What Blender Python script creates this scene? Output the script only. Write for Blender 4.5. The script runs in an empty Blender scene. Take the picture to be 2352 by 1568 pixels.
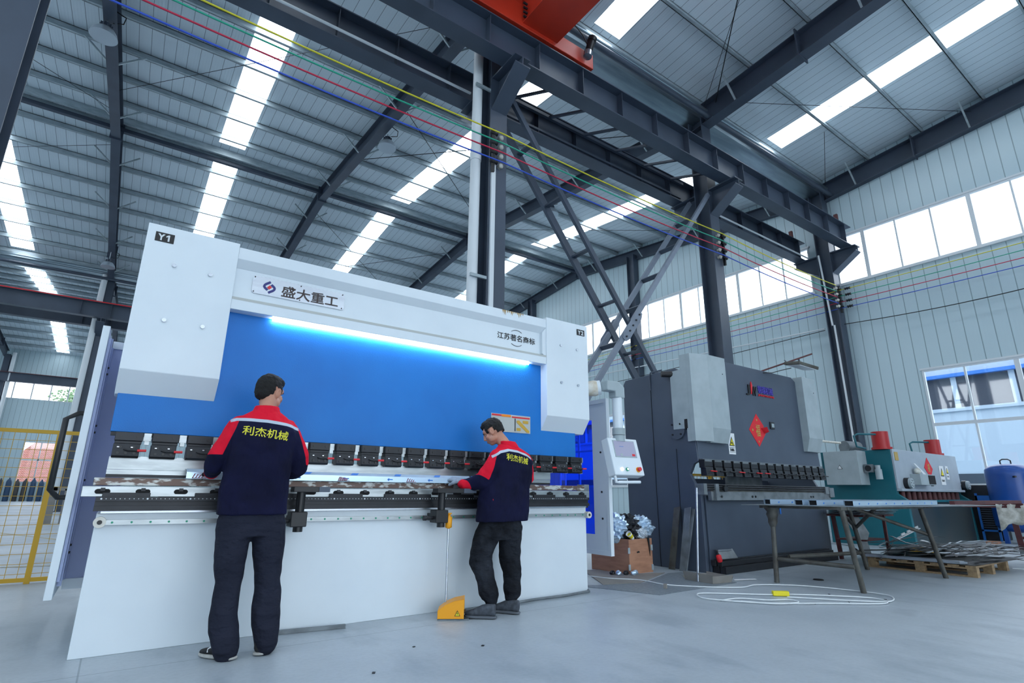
import bpy, bmesh, math, random
from mathutils import Vector, Matrix, Quaternion
C = bpy.context.scene.collection
PI = math.pi
R = math.radians
rnd = random.Random(7)

# ---------------------------------------------------------------- camera
cam = bpy.data.cameras.new('camera')
cam.sensor_width = 36.0
cam.lens = 18.98
cam.clip_start = 0.05
cam.clip_end = 500
co = bpy.data.objects.new('camera', cam)
C.objects.link(co)
yaw, pit, rol = R(35.221), R(15.486), R(0.532)
fw = Vector((math.sin(yaw)*math.cos(pit), math.cos(yaw)*math.cos(pit), math.sin(pit)))
rt = Vector((math.cos(yaw), -math.sin(yaw), 0))
up = rt.cross(fw)
r2 = rt*math.cos(rol)+up*math.sin(rol)
u2 = -rt*math.sin(rol)+up*math.cos(rol)
co.matrix_world = Matrix(((r2.x, u2.x, -fw.x, 0), (r2.y, u2.y, -fw.y, 0), (r2.z, u2.z, -fw.z, 1.0), (0, 0, 0, 1)))
bpy.context.scene.camera = co

# ---------------------------------------------------------------- world, exposure
SKY = 3.3        # brightness of the overcast sky
PANEL = 5.0      # daylight coming through one translucent roof panel
w = bpy.data.worlds.new('overcast_sky')
bpy.context.scene.world = w
w.use_nodes = True
bg = w.node_tree.nodes['Background']
bg.inputs[0].default_value = (0.80, 0.90, 1.0, 1)
bg.inputs[1].default_value = SKY
vs = bpy.context.scene.view_settings
vs.view_transform = 'Standard'
vs.look = 'None'
vs.exposure = 0.42
vs.gamma = 1.0
vs.use_curve_mapping = False

# ---------------------------------------------------------------- materials
def lin(h):
    h = h.lstrip('#')
    v = [int(h[i:i+2], 16)/255 for i in (0, 2, 4)]
    return tuple((c/12.92 if c <= 0.04045 else ((c+0.055)/1.055)**2.4) for c in v)+(1,)

class NT:
    def __init__(s, name):
        s.m = bpy.data.materials.new(name); s.m.use_nodes = True
        s.t = s.m.node_tree; s.b = s.t.nodes['Principled BSDF']; s.out = s.t.nodes['Material Output']
    def n(s, kind, **kw):
        x = s.t.nodes.new(kind)
        for k, v in kw.items(): setattr(x, k, v)
        return x
    def l(s, a, b): s.t.links.new(a, b)
    def math(s, op, a, b=None, c=None):
        x = s.n('ShaderNodeMath', operation=op)
        for i, v in enumerate((a, b, c)):
            if v is None: continue
            if isinstance(v, (int, float)): x.inputs[i].default_value = v
            else: s.l(v, x.inputs[i])
        return x.outputs[0]
    def mix(s, f, a, b):
        x = s.n('ShaderNodeMix', data_type='RGBA')
        for i, v in ((0, f), (6, a), (7, b)):
            if isinstance(v, (int, float)): x.inputs[i].default_value = v
            elif isinstance(v, tuple): x.inputs[i].default_value = v
            else: s.l(v, x.inputs[i])
        return x.outputs[2]
    def coord(s, world=False):
        if world: return s.n('ShaderNodeNewGeometry').outputs['Position']
        return s.n('ShaderNodeTexCoord').outputs['Object']
    def noise(s, vec, scale, detail=4, stretch=None, rough=0.5):
        if stretch:
            mp = s.n('ShaderNodeMapping'); mp.inputs['Scale'].default_value = stretch; s.l(vec, mp.inputs[0]); vec = mp.outputs[0]
        x = s.n('ShaderNodeTexNoise'); x.inputs['Scale'].default_value = scale; x.inputs['Detail'].default_value = detail
        x.inputs['Roughness'].default_value = rough
        s.l(vec, x.inputs['Vector']); return x.outputs[0]
    def ramp(s, f, a, b, c0=0., c1=1.):
        x = s.n('ShaderNodeMapRange'); x.inputs[1].default_value = a; x.inputs[2].default_value = b
        x.inputs[3].default_value = c0; x.inputs[4].default_value = c1
        s.l(f, x.inputs[0]); return x.outputs[0]
    def bump(s, h, strength=0.3, dist=0.01):
        x = s.n('ShaderNodeBump'); x.inputs['Strength'].default_value = strength; x.inputs['Distance'].default_value = dist
        s.l(h, x.inputs['Height']); s.l(x.outputs[0], s.b.inputs['Normal'])

def mat(name, col, rough=0.5, metal=0.0, col2=None, nscale=6.0, amt=0.5, bump=0.0, bscale=60.0, stretch=None, lo=0.4, hi=0.65):
    a = NT(name)
    a.b.inputs['Roughness'].default_value = rough
    a.b.inputs['Metallic'].default_value = metal
    c = lin(col); a.b.inputs['Base Color'].default_value = c
    a.m.diffuse_color = c
    v = a.coord()
    if rough >= .85: a.b.inputs['Specular IOR Level'].default_value = .15
    if col2:
        f = a.ramp(a.noise(v, nscale, 5, stretch), lo, hi, 0, amt)
        a.l(a.mix(f, c, lin(col2)), a.b.inputs['Base Color'])
    if bump:
        a.bump(a.noise(v, bscale, 3), bump)
    return a.m

def emis(name, col, strength, base=0.8):
    a = NT(name)
    a.b.inputs['Base Color'].default_value = (base, base, base, 1)
    a.b.inputs['Emission Color'].default_value = lin(col)
    a.b.inputs['Emission Strength'].default_value = strength
    return a.m

M = {}
M['steel_dark'] = mat('painted_steel_slate', '#434E5E', 0.42, 0, '#37414F', 1.2, 0.7)
M['rafter'] = mat('painted_steel_rafter', '#414B5B', 0.45, 0, '#363E4C', 1.5, 0.6)
M['galv'] = mat('galvanised_steel', '#B4C0C5', 0.4, 0.25, '#95A3A9', 3.0, 0.8, stretch=(1, 1, 4))
M['gutter'] = mat('galvanised_gutter', '#9AA9B2', 0.3, 0.8, '#6D7B86', 1.3, 0.8, stretch=(.4, 3, 3))
M['white_paint'] = mat('white_powder_coat', '#DFE8EE', 0.38, 0, '#D2DCE4', 1.4, 0.6)
M['recess'] = mat('beige_gasket', '#B9BDBA', 0.6)
M['violet'] = mat('blue_violet_guard', '#B2BEE2', 0.45, 0, '#A2AED6', 2.0, 0.6)
M['black'] = mat('black_plastic', '#17181C', 0.42)
M['black_steel'] = mat('blackened_steel', '#2A2C31', 0.42, 0.3, '#1F2126', 9, 0.7)
M['steel'] = mat('ground_steel', '#AEB4B6', 0.33, 0.75, '#8E9496', 5, 0.7, stretch=(1, 1, 5))
M['stainless'] = mat('brushed_stainless', '#B9BEC6', 0.25, 0.85, '#A0A6B0', 3, 0.5, stretch=(.6, 1, 6))
M['worn_die'] = mat('worn_brown_die', '#6A574F', 0.45, 0.4, '#C8CBC8', 14, 0.9, stretch=(1, 1, 3), lo=.5, hi=.6)
M['red_plastic'] = mat('red_lever', '#D3202A', 0.35)
M['crane_red'] = mat('crane_red', '#C2331C', 0.42, 0, '#A92A18', 2, 0.6)
M['rust_red'] = mat('dark_red_steel', '#5E3032', 0.6, 0, '#46262A', 6, 0.7)
M['pvc'] = mat('white_pvc', '#D8DEE2', 0.35)
M['yellow_paint'] = mat('yellow_fence', '#D1A318', 0.45)
M['yellow_box'] = mat('yellow_orange_plastic', '#F4A51C', 0.4)
M['grey_m2'] = mat('slate_machine_paint', '#4A5565', 0.45, 0, '#404A59', 1.5, 0.7)
M['cover_grey'] = mat('pale_grey_cover', '#A6B3B8', 0.5, 0, '#93A0A5', 5, 0.5)
M['teal'] = mat('teal_machine_paint', '#0D6470', 0.4, 0, '#0B5966', 2, 0.6)
M['grey_front'] = mat('grey_machine_paint', '#A3AEB8', 0.42, 0, '#96A1AC', 3, 0.5)
M['tank_blue'] = mat('tank_blue', '#134A98', 0.3, 0, '#0F3F86', 3, 0.6)
M['wood'] = mat('pallet_wood', '#A58A68', 0.75, 0, '#7E6A52', 3, 0.8, stretch=(1, 8, 8))
M['ply'] = mat('reddish_plywood', '#B58468', 0.6, 0, '#9A6C54', 4, 0.8, stretch=(1, 1, 5))
M['brace_grey'] = mat('grey_primer_steel', '#7C8796', 0.5, 0, '#6B7584', 3, 0.6)
M['cardboard'] = mat('grey_cardboard', '#8E8A85', 0.8, 0, '#7C7974', 5, 0.6)
M['cloth_white'] = mat('dirty_white_cloth', '#D9D9D2', 0.85, 0, '#8C8A7C', 9, 0.7)
M['old_steel'] = mat('old_brown_grey_steel', '#62625D', 0.5, 0.4, '#4A4540', 8, 0.8)
M['cast_grey'] = mat('worn_grey_steel', '#7F878C', 0.5, 0.3, '#62696E', 7, 0.8)
M['skin'] = mat('skin', '#C08A72', 0.5, 0, '#AE7862', 12, 0.5)
M['hair'] = mat('black_hair', '#040404', 0.75, 0, '#0A0909', 60, 0.8, bump=.6, bscale=180)
M['glove'] = mat('grey_knit_glove', '#8F9BAA', 0.85, 0, '#7A8696', 50, 0.5)
M['glove_dark'] = mat('dark_glove', '#2A2529', 0.85)
M['shoe_black'] = mat('black_knit_shoe', '#15161A', 0.7)
M['sole_white'] = mat('dirty_white_sole', '#B9B8B4', 0.7, 0, '#8F8E8A', 25, 0.7)
M['shoe_grey'] = mat('grey_knit_shoe', '#3B4048', 0.8, 0, '#59606A', 30, 0.6)
M['sole_grey'] = mat('grey_sole', '#5A6068', 0.7)
M['lamp_alu'] = mat('aluminium_shade', '#B9C3CC', 0.3, 0.6)
M['lamp_lens'] = mat('lamp_lens', '#E8EEF2', 0.3)
M['paper'] = mat('white_paper', '#E4E7EA', 0.8)
M['yellow_sticker'] = mat('yellow_sticker', '#E8D820', 0.5)
M['orange_plate'] = mat('orange_plate', '#F08A1A', 0.5)
M['cyl_red'] = mat('red_cylinder_paint', '#B01E22', 0.4)
M['red_sticker'] = mat('red_paper', '#DE1F2B', 0.6, 0, '#C81A28', 8, 0.5)
M['gold'] = mat('gold_ink', '#B99A4A', 0.5)
M['ink'] = mat('black_ink', '#141418', 0.5)
M['logo_blue'] = mat('logo_navy', '#1E2472', 0.4)
M['logo_red'] = mat('logo_red', '#D8232E', 0.4)
M['violet_ink'] = mat('violet_letters', '#4B3FA6', 0.5)
M['text_yellow'] = mat('yellow_print', '#D9D23A', 0.7)
M['text_brown'] = mat('dark_brown_letters', '#2A1A1C', 0.35)
M['print_blue'] = mat('blue_print', '#1F6FC4', 0.5)
M['print_red'] = mat('dark_red_print', '#7E2030', 0.5)
M['film'] = mat('filmed_steel', '#C3D8EA', 0.25, 0.45, '#A9C3DC', 2, 0.6, stretch=(.5, 4, 4))
M['scrap'] = mat('scrap_steel', '#2C2F34', 0.45, 0.4, '#15161A', 6, 0.8)
M['scrap_light'] = mat('bright_scrap', '#C9D2DA', 0.35, 0.5)
M['dark_gap'] = mat('dark_void', '#0E0F12', 0.8)
M['brick'] = None
M['cyl_dark'] = mat('gas_cylinder_paint', '#33383E', 0.5, 0, '#5A5148', 3, 0.5)
M['cyl_blue'] = mat('gas_cylinder_blue', '#2F4A68', 0.5)
M['leaf'] = mat('leaves', '#5F7F5A', 0.8, 0, '#8FA77F', 8, 0.7)
M['outer_white'] = mat('outer_cladding', '#96A6B6', 0.6)
M['outer_blue'] = mat('outer_blue_trim', '#2463B0', 0.5)
M['outer_dark'] = mat('outer_dark_glass', '#2A3240', 0.7)
M['rack_blue'] = mat('rack_blue', '#1C6FC0', 0.5)
M['screen'] = emis('lcd_screen', '#A9B4DC', 0.5, 0.03)
M['lamp_white_on'] = emis('white_button_lit', '#FFFFFF', 1.2)
M['led'] = emis('led_tube', '#EAF5FF', 26.0)
M['skylight'] = emis('translucent_roof_panel', '#EAF5FF', PANEL)
M['green_plastic'] = mat('green_cap', '#2E9A7A', 0.5)
M['wire_yellow'] = mat('wire_yellow', '#D8CE2A', 0.4)
M['wire_green'] = mat('wire_green', '#1FA486', 0.4)
M['wire_red'] = mat('wire_red', '#C21F45', 0.4)
M['wire_blue'] = mat('wire_blue', '#2C55C4', 0.4)
M['porcelain'] = mat('white_insulator', '#D5D2C8', 0.35)
M['cable_white'] = mat('white_cable', '#DDE2E4', 0.5)
M['tarnish_wrap'] = mat('plastic_wrap', '#C7BCA8', 0.3, 0, '#E4E4DE', 14, 0.8)

def m_blue():
    a = NT('blue_hammered_ram')
    v = a.coord()
    a.l(a.mix(a.ramp(a.noise(v, 1.5, 3), .35, .7), lin('#0C76C8'), lin('#096CBC')), a.b.inputs['Base Color'])
    a.b.inputs['Roughness'].default_value = 0.42; a.b.inputs['Specular IOR Level'].default_value = .35
    a.bump(a.noise(v, 110, 2), 0.35, 0.004)
    return a.m
M['ram_blue'] = m_blue()

def m_glass(name, tint=(1, 1, 1, 1), gl=0.08):
    a = NT(name)
    t = a.n('ShaderNodeBsdfTransparent'); t.inputs[0].default_value = tint
    g = a.n('ShaderNodeBsdfGlossy'); g.inputs['Roughness'].default_value = 0.03
    mx = a.n('ShaderNodeMixShader'); mx.inputs[0].default_value = gl
    a.l(t.outputs[0], mx.inputs[1]); a.l(g.outputs[0], mx.inputs[2]); a.l(mx.outputs[0], a.out.inputs[0])
    return a.m
M['glass'] = m_glass('window_glass')
M['blue_acrylic'] = m_glass('blue_acrylic', (0.02, 0.22, 0.95, 1), 0.1)

def m_seams(name, axis, pitch, base, dark, lw=0.03, rough=0.4, shade2=None, pair=0.0):
    a = NT(name)
    v = a.coord(True)
    s = a.n('ShaderNodeSeparateXYZ'); a.l(v, s.inputs[0])
    p = a.math('FRACT', a.math('DIVIDE', s.outputs[axis], pitch))
    d = a.math('ABSOLUTE', a.math('SUBTRACT', p, 0.5))
    line = a.math('GREATER_THAN', d, 0.5-lw)
    # shallow ribs between the joints
    rib = a.math('PINGPONG', a.math('MULTIPLY', p, 4.0), 0.5)
    col = a.mix(a.ramp(a.noise(v, 0.35, 4), .35, .7), lin(base), lin(shade2 or base))
    a.l(a.mix(line, col, lin(dark)), a.b.inputs['Base Color'])
    a.b.inputs['Roughness'].default_value = rough
    h = a.math('SUBTRACT', a.math('MULTIPLY', rib, 0.35), a.math('MULTIPLY', line, 1.0))
    a.bump(h, 0.5, 0.02)
    return a.m
M['roof'] = m_seams('ribbed_roof_panel', 0, 0.26, '#DCE7EE', '#7F8D96', .022, .45, '#D2DEE6')
M['wall_x'] = m_seams('ribbed_wall_panel_side', 1, 0.30, '#C2D6DC', '#8DA2AA', .035, .33, '#B9CED6')
M['wall_y'] = m_seams('ribbed_wall_panel_end', 0, 0.30, '#C2D6DC', '#8DA2AA', .035, .4, '#B9CED6')

def m_cloth(name, c1, c2, fold=7.0):
    a = NT(name); v = a.coord()
    a.l(a.mix(a.ramp(a.noise(v, 4, 4), .4, .7), lin(c1), lin(c2)), a.b.inputs['Base Color'])
    a.b.inputs['Roughness'].default_value = .9; a.b.inputs['Specular IOR Level'].default_value = .15
    h = a.math('ADD', a.math('MULTIPLY', a.noise(v, fold, 3, (1, 1, 1.7), .45), 1.0), a.math('MULTIPLY', a.noise(v, 240, 2), .03))
    a.bump(h, .9, .05)
    return a.m
M['trouser'] = m_cloth('charcoal_navy_trousers', '#272A38', '#202330', 8)
M['denim'] = m_cloth('washed_black_denim', '#16181D', '#2E323A', 11)

def m_floor():
    a = NT('concrete_floor')
    v = a.coord(True)
    n1 = a.noise(v, 0.55, 6, None, .6)
    n2 = a.noise(v, 2.2, 6, (1, .45, 1), .6)
    n3 = a.noise(v, 35, 2)
    c = a.mix(a.ramp(n1, .32, .68), lin('#A2ACB4'), lin('#B5BEC5'))
    c = a.mix(a.ramp(n2, .52, .68, 0, .45), c, lin('#7F8B96'))
    c = a.mix(a.ramp(n3, .4, .7, 0, .12), c, lin('#6F7B85'))
    st = a.ramp(a.noise(v, 1.1, 3, (1.3, 1.3, 1)), .68, .76, 0, .35)
    c = a.mix(st, c, lin('#6C7680'))
    s = a.n('ShaderNodeSeparateXYZ'); a.l(v, s.inputs[0])
    for ax, pitch, off in ((0, 6.43, .0), (1, 6.0, 1.9)):
        p = a.math('FRACT', a.math('DIVIDE', a.math('ADD', s.outputs[ax], off), pitch))
        ln = a.math('GREATER_THAN', a.math('ABSOLUTE', a.math('SUBTRACT', p, .5)), .4993)
        c = a.mix(a.math('MULTIPLY', ln, .6), c, lin('#65707A'))
    a.l(c, a.b.inputs['Base Color'])
    a.l(a.ramp(n1, .3, .7, .5, .34), a.b.inputs['Roughness'])
    a.bump(n2, .12, .02)
    return a.m
M['floor'] = m_floor()

def m_brick():
    a = NT('stacked_brick')
    b = a.n('ShaderNodeTexBrick'); b.inputs['Scale'].default_value = 3.0
    b.inputs['Color1'].default_value = lin('#B0533F'); b.inputs['Color2'].default_value = lin('#8E4437'); b.inputs['Mortar'].default_value = lin('#C9C2BA')
    v = a.coord(); mp = a.n('ShaderNodeMapping'); mp.inputs['Rotation'].default_value = (R(90), 0, 0); a.l(v, mp.inputs[0])
    a.l(mp.outputs[0], b.inputs['Vector']); a.l(b.outputs[0], a.b.inputs['Base Color']); a.b.inputs['Roughness'].default_value = .9
    return a.m
M['brick'] = m_brick()

# ---------------------------------------------------------------- mesh builder
class MB:
    def __init__(s): s.v = []; s.f = []; s.sm = []
    def add(s, vs, fs, smooth=False):
        o = len(s.v); s.v += [Vector(x) for x in vs]
        s.f += [tuple(i+o for i in f) for f in fs]; s.sm += [smooth]*len(fs); return s
    def box(s, x0, x1, y0, y1, z0, z1):
        vs = [(x, y, z) for x in (x0, x1) for y in (y0, y1) for z in (z0, z1)]
        return s.add(vs, [(0, 1, 3, 2), (4, 6, 7, 5), (0, 4, 5, 1), (2, 3, 7, 6), (0, 2, 6, 4), (1, 5, 7, 3)])
    def obox(s, c, size, rot=(0, 0, 0)):
        e = Matrix.Rotation(rot[2], 3, 'Z') @ Matrix.Rotation(rot[1], 3, 'Y') @ Matrix.Rotation(rot[0], 3, 'X')
        a, b, d = size[0]/2, size[1]/2, size[2]/2
        vs = [Vector(c)+e @ Vector((x, y, z)) for x in (-a, a) for y in (-b, b) for z in (-d, d)]
        return s.add(vs, [(0, 1, 3, 2), (4, 6, 7, 5), (0, 4, 5, 1), (2, 3, 7, 6), (0, 2, 6, 4), (1, 5, 7, 3)])
    def bar(s, p0, p1, w_, h_, upv=(0, 0, 1)):
        p0, p1 = Vector(p0), Vector(p1); t = (p1-p0).normalized(); u = Vector(upv)
        if abs(t.dot(u)) > .98: u = Vector((0, 1, 0))
        a = t.cross(u).normalized(); b = a.cross(t).normalized()
        vs = [p+a*x+b*z for p in (p0, p1) for x in (-w_/2, w_/2) for z in (-h_/2, h_/2)]
        return s.add(vs, [(0, 1, 3, 2), (4, 6, 7, 5), (0, 4, 5, 1), (2, 3, 7, 6), (0, 2, 6, 4), (1, 5, 7, 3)])
    def cyl(s, p0, p1, r, n=16, r1=None, caps=True):
        p0, p1 = Vector(p0), Vector(p1); r1 = r if r1 is None else r1
        t = (p1-p0).normalized(); u = Vector((0, 0, 1)) if abs(t.z) < .9 else Vector((1, 0, 0))
        a = t.cross(u).normalized(); b = t.cross(a)
        vs = []
        for p, q in ((p0, r), (p1, r1)):
            for i in range(n):
                g = 2*PI*i/n; vs.append(p+a*math.cos(g)*q+b*math.sin(g)*q)
        s.add(vs, [(i, (i+1) % n, n+(i+1) % n, n+i) for i in range(n)], True)
        if caps:
            s.add(vs[:n], [tuple(range(n))[::-1]]); s.add(vs[n:], [tuple(range(n))])
        return s
    def tube(s, pts, r, n=8, cap=True):
        pts = [Vector(p) for p in pts]; vs = []; prev = None
        for i, p in enumerate(pts):
            t = (pts[min(i+1, len(pts)-1)]-pts[max(i-1, 0)]).normalized()
            if prev is None:
                u = Vector((0, 0, 1)) if abs(t.z) < .9 else Vector((1, 0, 0)); a = t.cross(u).normalized()
            else:
                a = (prev-t*prev.dot(t)); a = a.normalized() if a.length > 1e-6 else prev
            prev = a; b = t.cross(a)
            rr = r[i] if isinstance(r, (list, tuple)) else r
            for k in range(n):
                g = 2*PI*k/n; vs.append(p+a*math.cos(g)*rr+b*math.sin(g)*rr)
        fs = [(i*n+k, i*n+(k+1) % n, (i+1)*n+(k+1) % n, (i+1)*n+k) for i in range(len(pts)-1) for k in range(n)]
        s.add(vs, fs, True)
        if cap: s.add(vs[:n], [tuple(range(n))[::-1]], True); s.add(vs[-n:], [tuple(range(n))], True)
        return s
    def prism(s, pts, axis, a0, a1):
        n = len(pts)
        def P(p, a):
            return {'x': (a, p[0], p[1]), 'y': (p[0], a, p[1]), 'z': (p[0], p[1], a)}[axis]
        vs = [P(p, a0) for p in pts]+[P(p, a1) for p in pts]
        return s.add(vs, [tuple(range(n))[::-1], tuple(range(n, 2*n))]+[(i, (i+1) % n, n+(i+1) % n, n+i) for i in range(n)])
    def lathe(s, c, prof, n=24, axis=(0, 0, 1)):
        c = Vector(c); t = Vector(axis).normalized(); u = Vector((0, 0, 1)) if abs(t.z) < .9 else Vector((1, 0, 0))
        a = t.cross(u).normalized(); b = t.cross(a); vs = []
        for r, z in prof:
            for k in range(n):
                g = 2*PI*k/n; vs.append(c+t*z+a*math.cos(g)*r+b*math.sin(g)*r)
        m = len(prof)
        fs = [(i*n+k, i*n+(k+1) % n, (i+1)*n+(k+1) % n, (i+1)*n+k) for i in range(m-1) for k in range(n)]
        s.add(vs, fs, True)
        if prof[0][0] > 1e-4: s.add(vs[:n], [tuple(range(n))[::-1]])
        if prof[-1][0] > 1e-4: s.add(vs[-n:], [tuple(range(n))])
        return s
    def loft(s, rings, n=20, pw=2.0):
        """rings: (centre, rx, ry[, u, v]) closed tube, superellipse cross section"""
        vs = []; m = len(rings)
        cs = [Vector(r[0]) for r in rings]
        for i, r in enumerate(rings):
            if len(r) >= 5: u, v = Vector(r[3]), Vector(r[4])
            else:
                t = (cs[min(i+1, m-1)]-cs[max(i-1, 0)]).normalized()
                h = Vector((1, 0, 0)) if abs(t.x) < .8 else Vector((0, 0, 1))
                v = t.cross(h).normalized(); u = v.cross(t).normalized()
            for k in range(n):
                g = 2*PI*k/n; cg, sg = math.cos(g), math.sin(g)
                x = math.copysign(abs(cg)**(2/pw), cg); y = math.copysign(abs(sg)**(2/pw), sg)
                vs.append(cs[i]+u*x*r[1]+v*y*r[2])
        fs = [(i*n+k, i*n+(k+1) % n, (i+1)*n+(k+1) % n, (i+1)*n+k) for i in range(m-1) for k in range(n)]
        fs += [tuple(range(n))[::-1], tuple(range((m-1)*n, m*n))]
        return s.add(vs, fs, True)
    def ball(s, c, r, n=16, rot=None):
        c = Vector(c); r = Vector((r, r, r)) if isinstance(r, (int, float)) else Vector(r); vs = []; m = n//2
        for i in range(1, m):
            ph = PI*i/m
            for k in range(n):
                g = 2*PI*k/n; p = Vector((r.x*math.sin(ph)*math.cos(g), r.y*math.sin(ph)*math.sin(g), r.z*math.cos(ph)))
                vs.append(c+(rot @ p if rot else p))
        pt = Vector((0, 0, r.z)); vs.append(c+(rot @ pt if rot else pt)); vs.append(c-(rot @ pt if rot else pt))
        N = (m-1)*n
        fs = [(i*n+k, (i+1)*n+k, (i+1)*n+(k+1) % n, i*n+(k+1) % n) for i in range(m-2) for k in range(n)]
        fs += [(N, k, (k+1) % n) for k in range(n)]+[(N+1, (m-2)*n+(k+1) % n, (m-2)*n+k) for k in range(n)]
        return s.add(vs, fs, True)
    def xf(s, mtx):
        s.v = [mtx @ v for v in s.v]; return s
    def mesh(s, name, off=Vector((0, 0, 0))):
        me = bpy.data.meshes.new(name)
        me.from_pydata([v-off for v in s.v], [], s.f); me.validate()
        if len(me.polygons) == len(s.sm): me.polygons.foreach_set('use_smooth', s.sm)
        bm = bmesh.new(); bm.from_mesh(me); bmesh.ops.recalc_face_normals(bm, faces=bm.faces); bm.to_mesh(me); bm.free()
        return me
    def build(s, name, m, parent=None, bevel=0.0, off=None):
        loc = off if off is not None else (rootloc(parent) if parent else Vector((0, 0, 0)))
        me = s.mesh(name, loc); me.materials.append(M[m] if isinstance(m, str) else m)
        o = bpy.data.objects.new(name, me); C.objects.link(o)
        if parent: o.parent = parent
        elif off is not None: o.location = off
        if bevel:
            b = o.modifiers.new('edge', 'BEVEL'); b.width = bevel; b.segments = 2; b.limit_method = 'ANGLE'
        return o

def rootloc(o):
    l = Vector((0, 0, 0))
    while o: l += o.location; o = o.parent
    return l
def tag(o, label=None, cat=None, group=None, kind=None):
    for k, v in (('label', label), ('category', cat), ('group', group), ('kind', kind)):
        if v: o[k] = v
    return o
def thing(name, loc, label, cat, group=None):
    o = bpy.data.objects.new(name, None); o.location = loc; o.empty_display_size = .1; C.objects.link(o)
    return tag(o, label, cat, group)
def solo(mb, name, m, label, cat, group=None, off=(0, 0, 0), bevel=0.0):
    return tag(mb.build(name, m, None, bevel, Vector(off)), label, cat, group)
def struct(mb, name, m, parent=None):
    o = mb.build(name, m, parent)
    if not parent: o['kind'] = 'structure'
    return o
def dup(o, parent=None):
    c = o.copy(); C.objects.link(c); c.parent = parent
    for ch in list(o.children): dup(ch, c)
    return c

def text(mb, s, size, place, extr=0.002, bold=0.0, sx=1.0, shear=0.0, fit=None):
    """append text as mesh; place = 4x4 matrix; fit=(width,height) scales the text box exactly"""
    cu = bpy.data.curves.new('lettering', 'FONT'); cu.body = s; cu.size = size; cu.extrude = extr; cu.offset = bold*size
    cu.align_x = 'CENTER'; cu.align_y = 'CENTER'; cu.shear = shear; cu.resolution_u = 3
    o = bpy.data.objects.new('lettering', cu); C.objects.link(o)
    dg = bpy.context.evaluated_depsgraph_get(); dg.update()
    me = bpy.data.meshes.new_from_object(o.evaluated_get(dg))
    vs = [v.co.copy() for v in me.vertices]
    if vs:
        xs = [v.x for v in vs]; ys = [v.y for v in vs]
        cx, cy = (min(xs)+max(xs))/2, (min(ys)+max(ys))/2
        fx, fy = sx, 1.0
        if fit: fx = fit[0]/max(max(xs)-min(xs), 1e-6); fy = fit[1]/max(max(ys)-min(ys), 1e-6)
        mb.add([place @ Vector(((v.x-cx)*fx, (v.y-cy)*fy, v.z)) for v in vs], [tuple(p.vertices) for p in me.polygons])
    bpy.data.objects.remove(o); bpy.data.curves.remove(cu); bpy.data.meshes.remove(me)
    return mb
def front(x, y, z, tilt=0.0, yaw_=0.0):
    """writing plane facing -Y at a point"""
    return Matrix.Translation((x, y, z)) @ Matrix.Rotation(yaw_, 4, 'Z') @ Matrix.Rotation(PI/2+tilt, 4, 'X')
# ================================================================ the building
XE = 17.45                      # end wall
RAFX = [-14.6, -8.16, -1.73, 4.57, 11.0, 17.4]
YV = [-15.75, 7.35, 30.45, 53.55]  # valleys and outer walls
def zroof(y):                   # underside of the roof sheets
    for a, b in zip(YV, YV[1:]):
        if a <= y <= b:
            d = min(y-a, b-y); return 10.95+.1*d
    return 10.95
struct(MB().box(-14.8, XE+.1, -15.9, 53.7, -.2, 0), 'floor', 'floor')
tag(MB().box(-60, 90, -60, 120, -.3, -.201).build('outside_ground', 'floor'), kind='structure')

# roof sheets with openings left for the translucent strips
SKX = [-11.3, -4.95, 1.35, 7.38, 14.3]
SKW = .39
rf = MB()
SKR = []
xs = [-14.8]
for x in SKX: xs += [x-SKW, x+SKW]
xs.append(XE+.15)
def slab(mb, x0, x1, ya, yb, t=.06):
    za, zb = zroof(ya), zroof(yb)
    vs = [(x, y, z+dz) for x in (x0, x1) for (y, z) in ((ya, za), (yb, zb)) for dz in (0, t)]
    mb.add(vs, [(0, 1, 3, 2), (4, 6, 7, 5), (0, 4, 5, 1), (2, 3, 7, 6), (0, 2, 6, 4), (1, 5, 7, 3)])
for a, b in zip(YV, YV[1:]):
    mid = (a+b)/2
    for ya, yb, s0, s1 in ((a, mid, a+.55, mid-.65), (mid, b, mid+.65, b-.5)):
        for i in range(len(xs)-1):
            if i % 2 == 0: slab(rf, xs[i], xs[i+1], ya, yb)
            else:
                slab(rf, xs[i], xs[i+1], ya, s0); slab(rf, xs[i], xs[i+1], s1, yb); SKR.append((xs[i], xs[i+1], s0, s1))
struct(rf, 'ceiling', 'roof')
for k, (a, b, c, d) in enumerate(SKR):
    m = MB(); slab(m, a, b, c, d, .02); struct(m, 'window_%d' % (k+10), 'skylight')

# ---- end wall on the right (X = XE), clerestory band, one big lower window
def ypiece(mb, y0, y1, z0, z1, x=XE, t=.1, top=None):
    if top is None: mb.box(x, x+t, y0, y1, z0, z1)
    else: mb.prism([(y0, z0), (y1, z0), (y1, top(y1)), (y0, top(y0))], 'x', x, x+t)
wr = MB()
BZ0, BZ1 = 7.28, 8.85
LW = (.95, 5.3, 1.24, 4.27)
bands = [(-14.8, 6.98), (7.75, 29.6), (31.3, 52.6)]
ypiece(wr, -15.9, LW[0], 0, BZ0); ypiece(wr, LW[0], LW[1], 0, LW[2]); ypiece(wr, LW[0], LW[1], LW[3], BZ0); ypiece(wr, LW[1], 16.2, 0, BZ0); ypiece(wr, 16.2, 20.6, 0, LW[2]); ypiece(wr, 16.2, 20.6, LW[3], BZ0); ypiece(wr, 20.6, 53.7, 0, BZ0)
for y0, y1 in ((-15.9, -14.8), (6.98, 7.75), (29.6, 31.3), (52.6, 53.7)): ypiece(wr, y0, y1, BZ0, BZ1)
for a, b in zip(YV, YV[1:]):
    mid = (a+b)/2
    ypiece(wr, a, mid, BZ1, 0, top=zroof); ypiece(wr, mid, b, BZ1, 0, top=zroof)
struct(wr, 'wall_right', 'wall_x')
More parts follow.
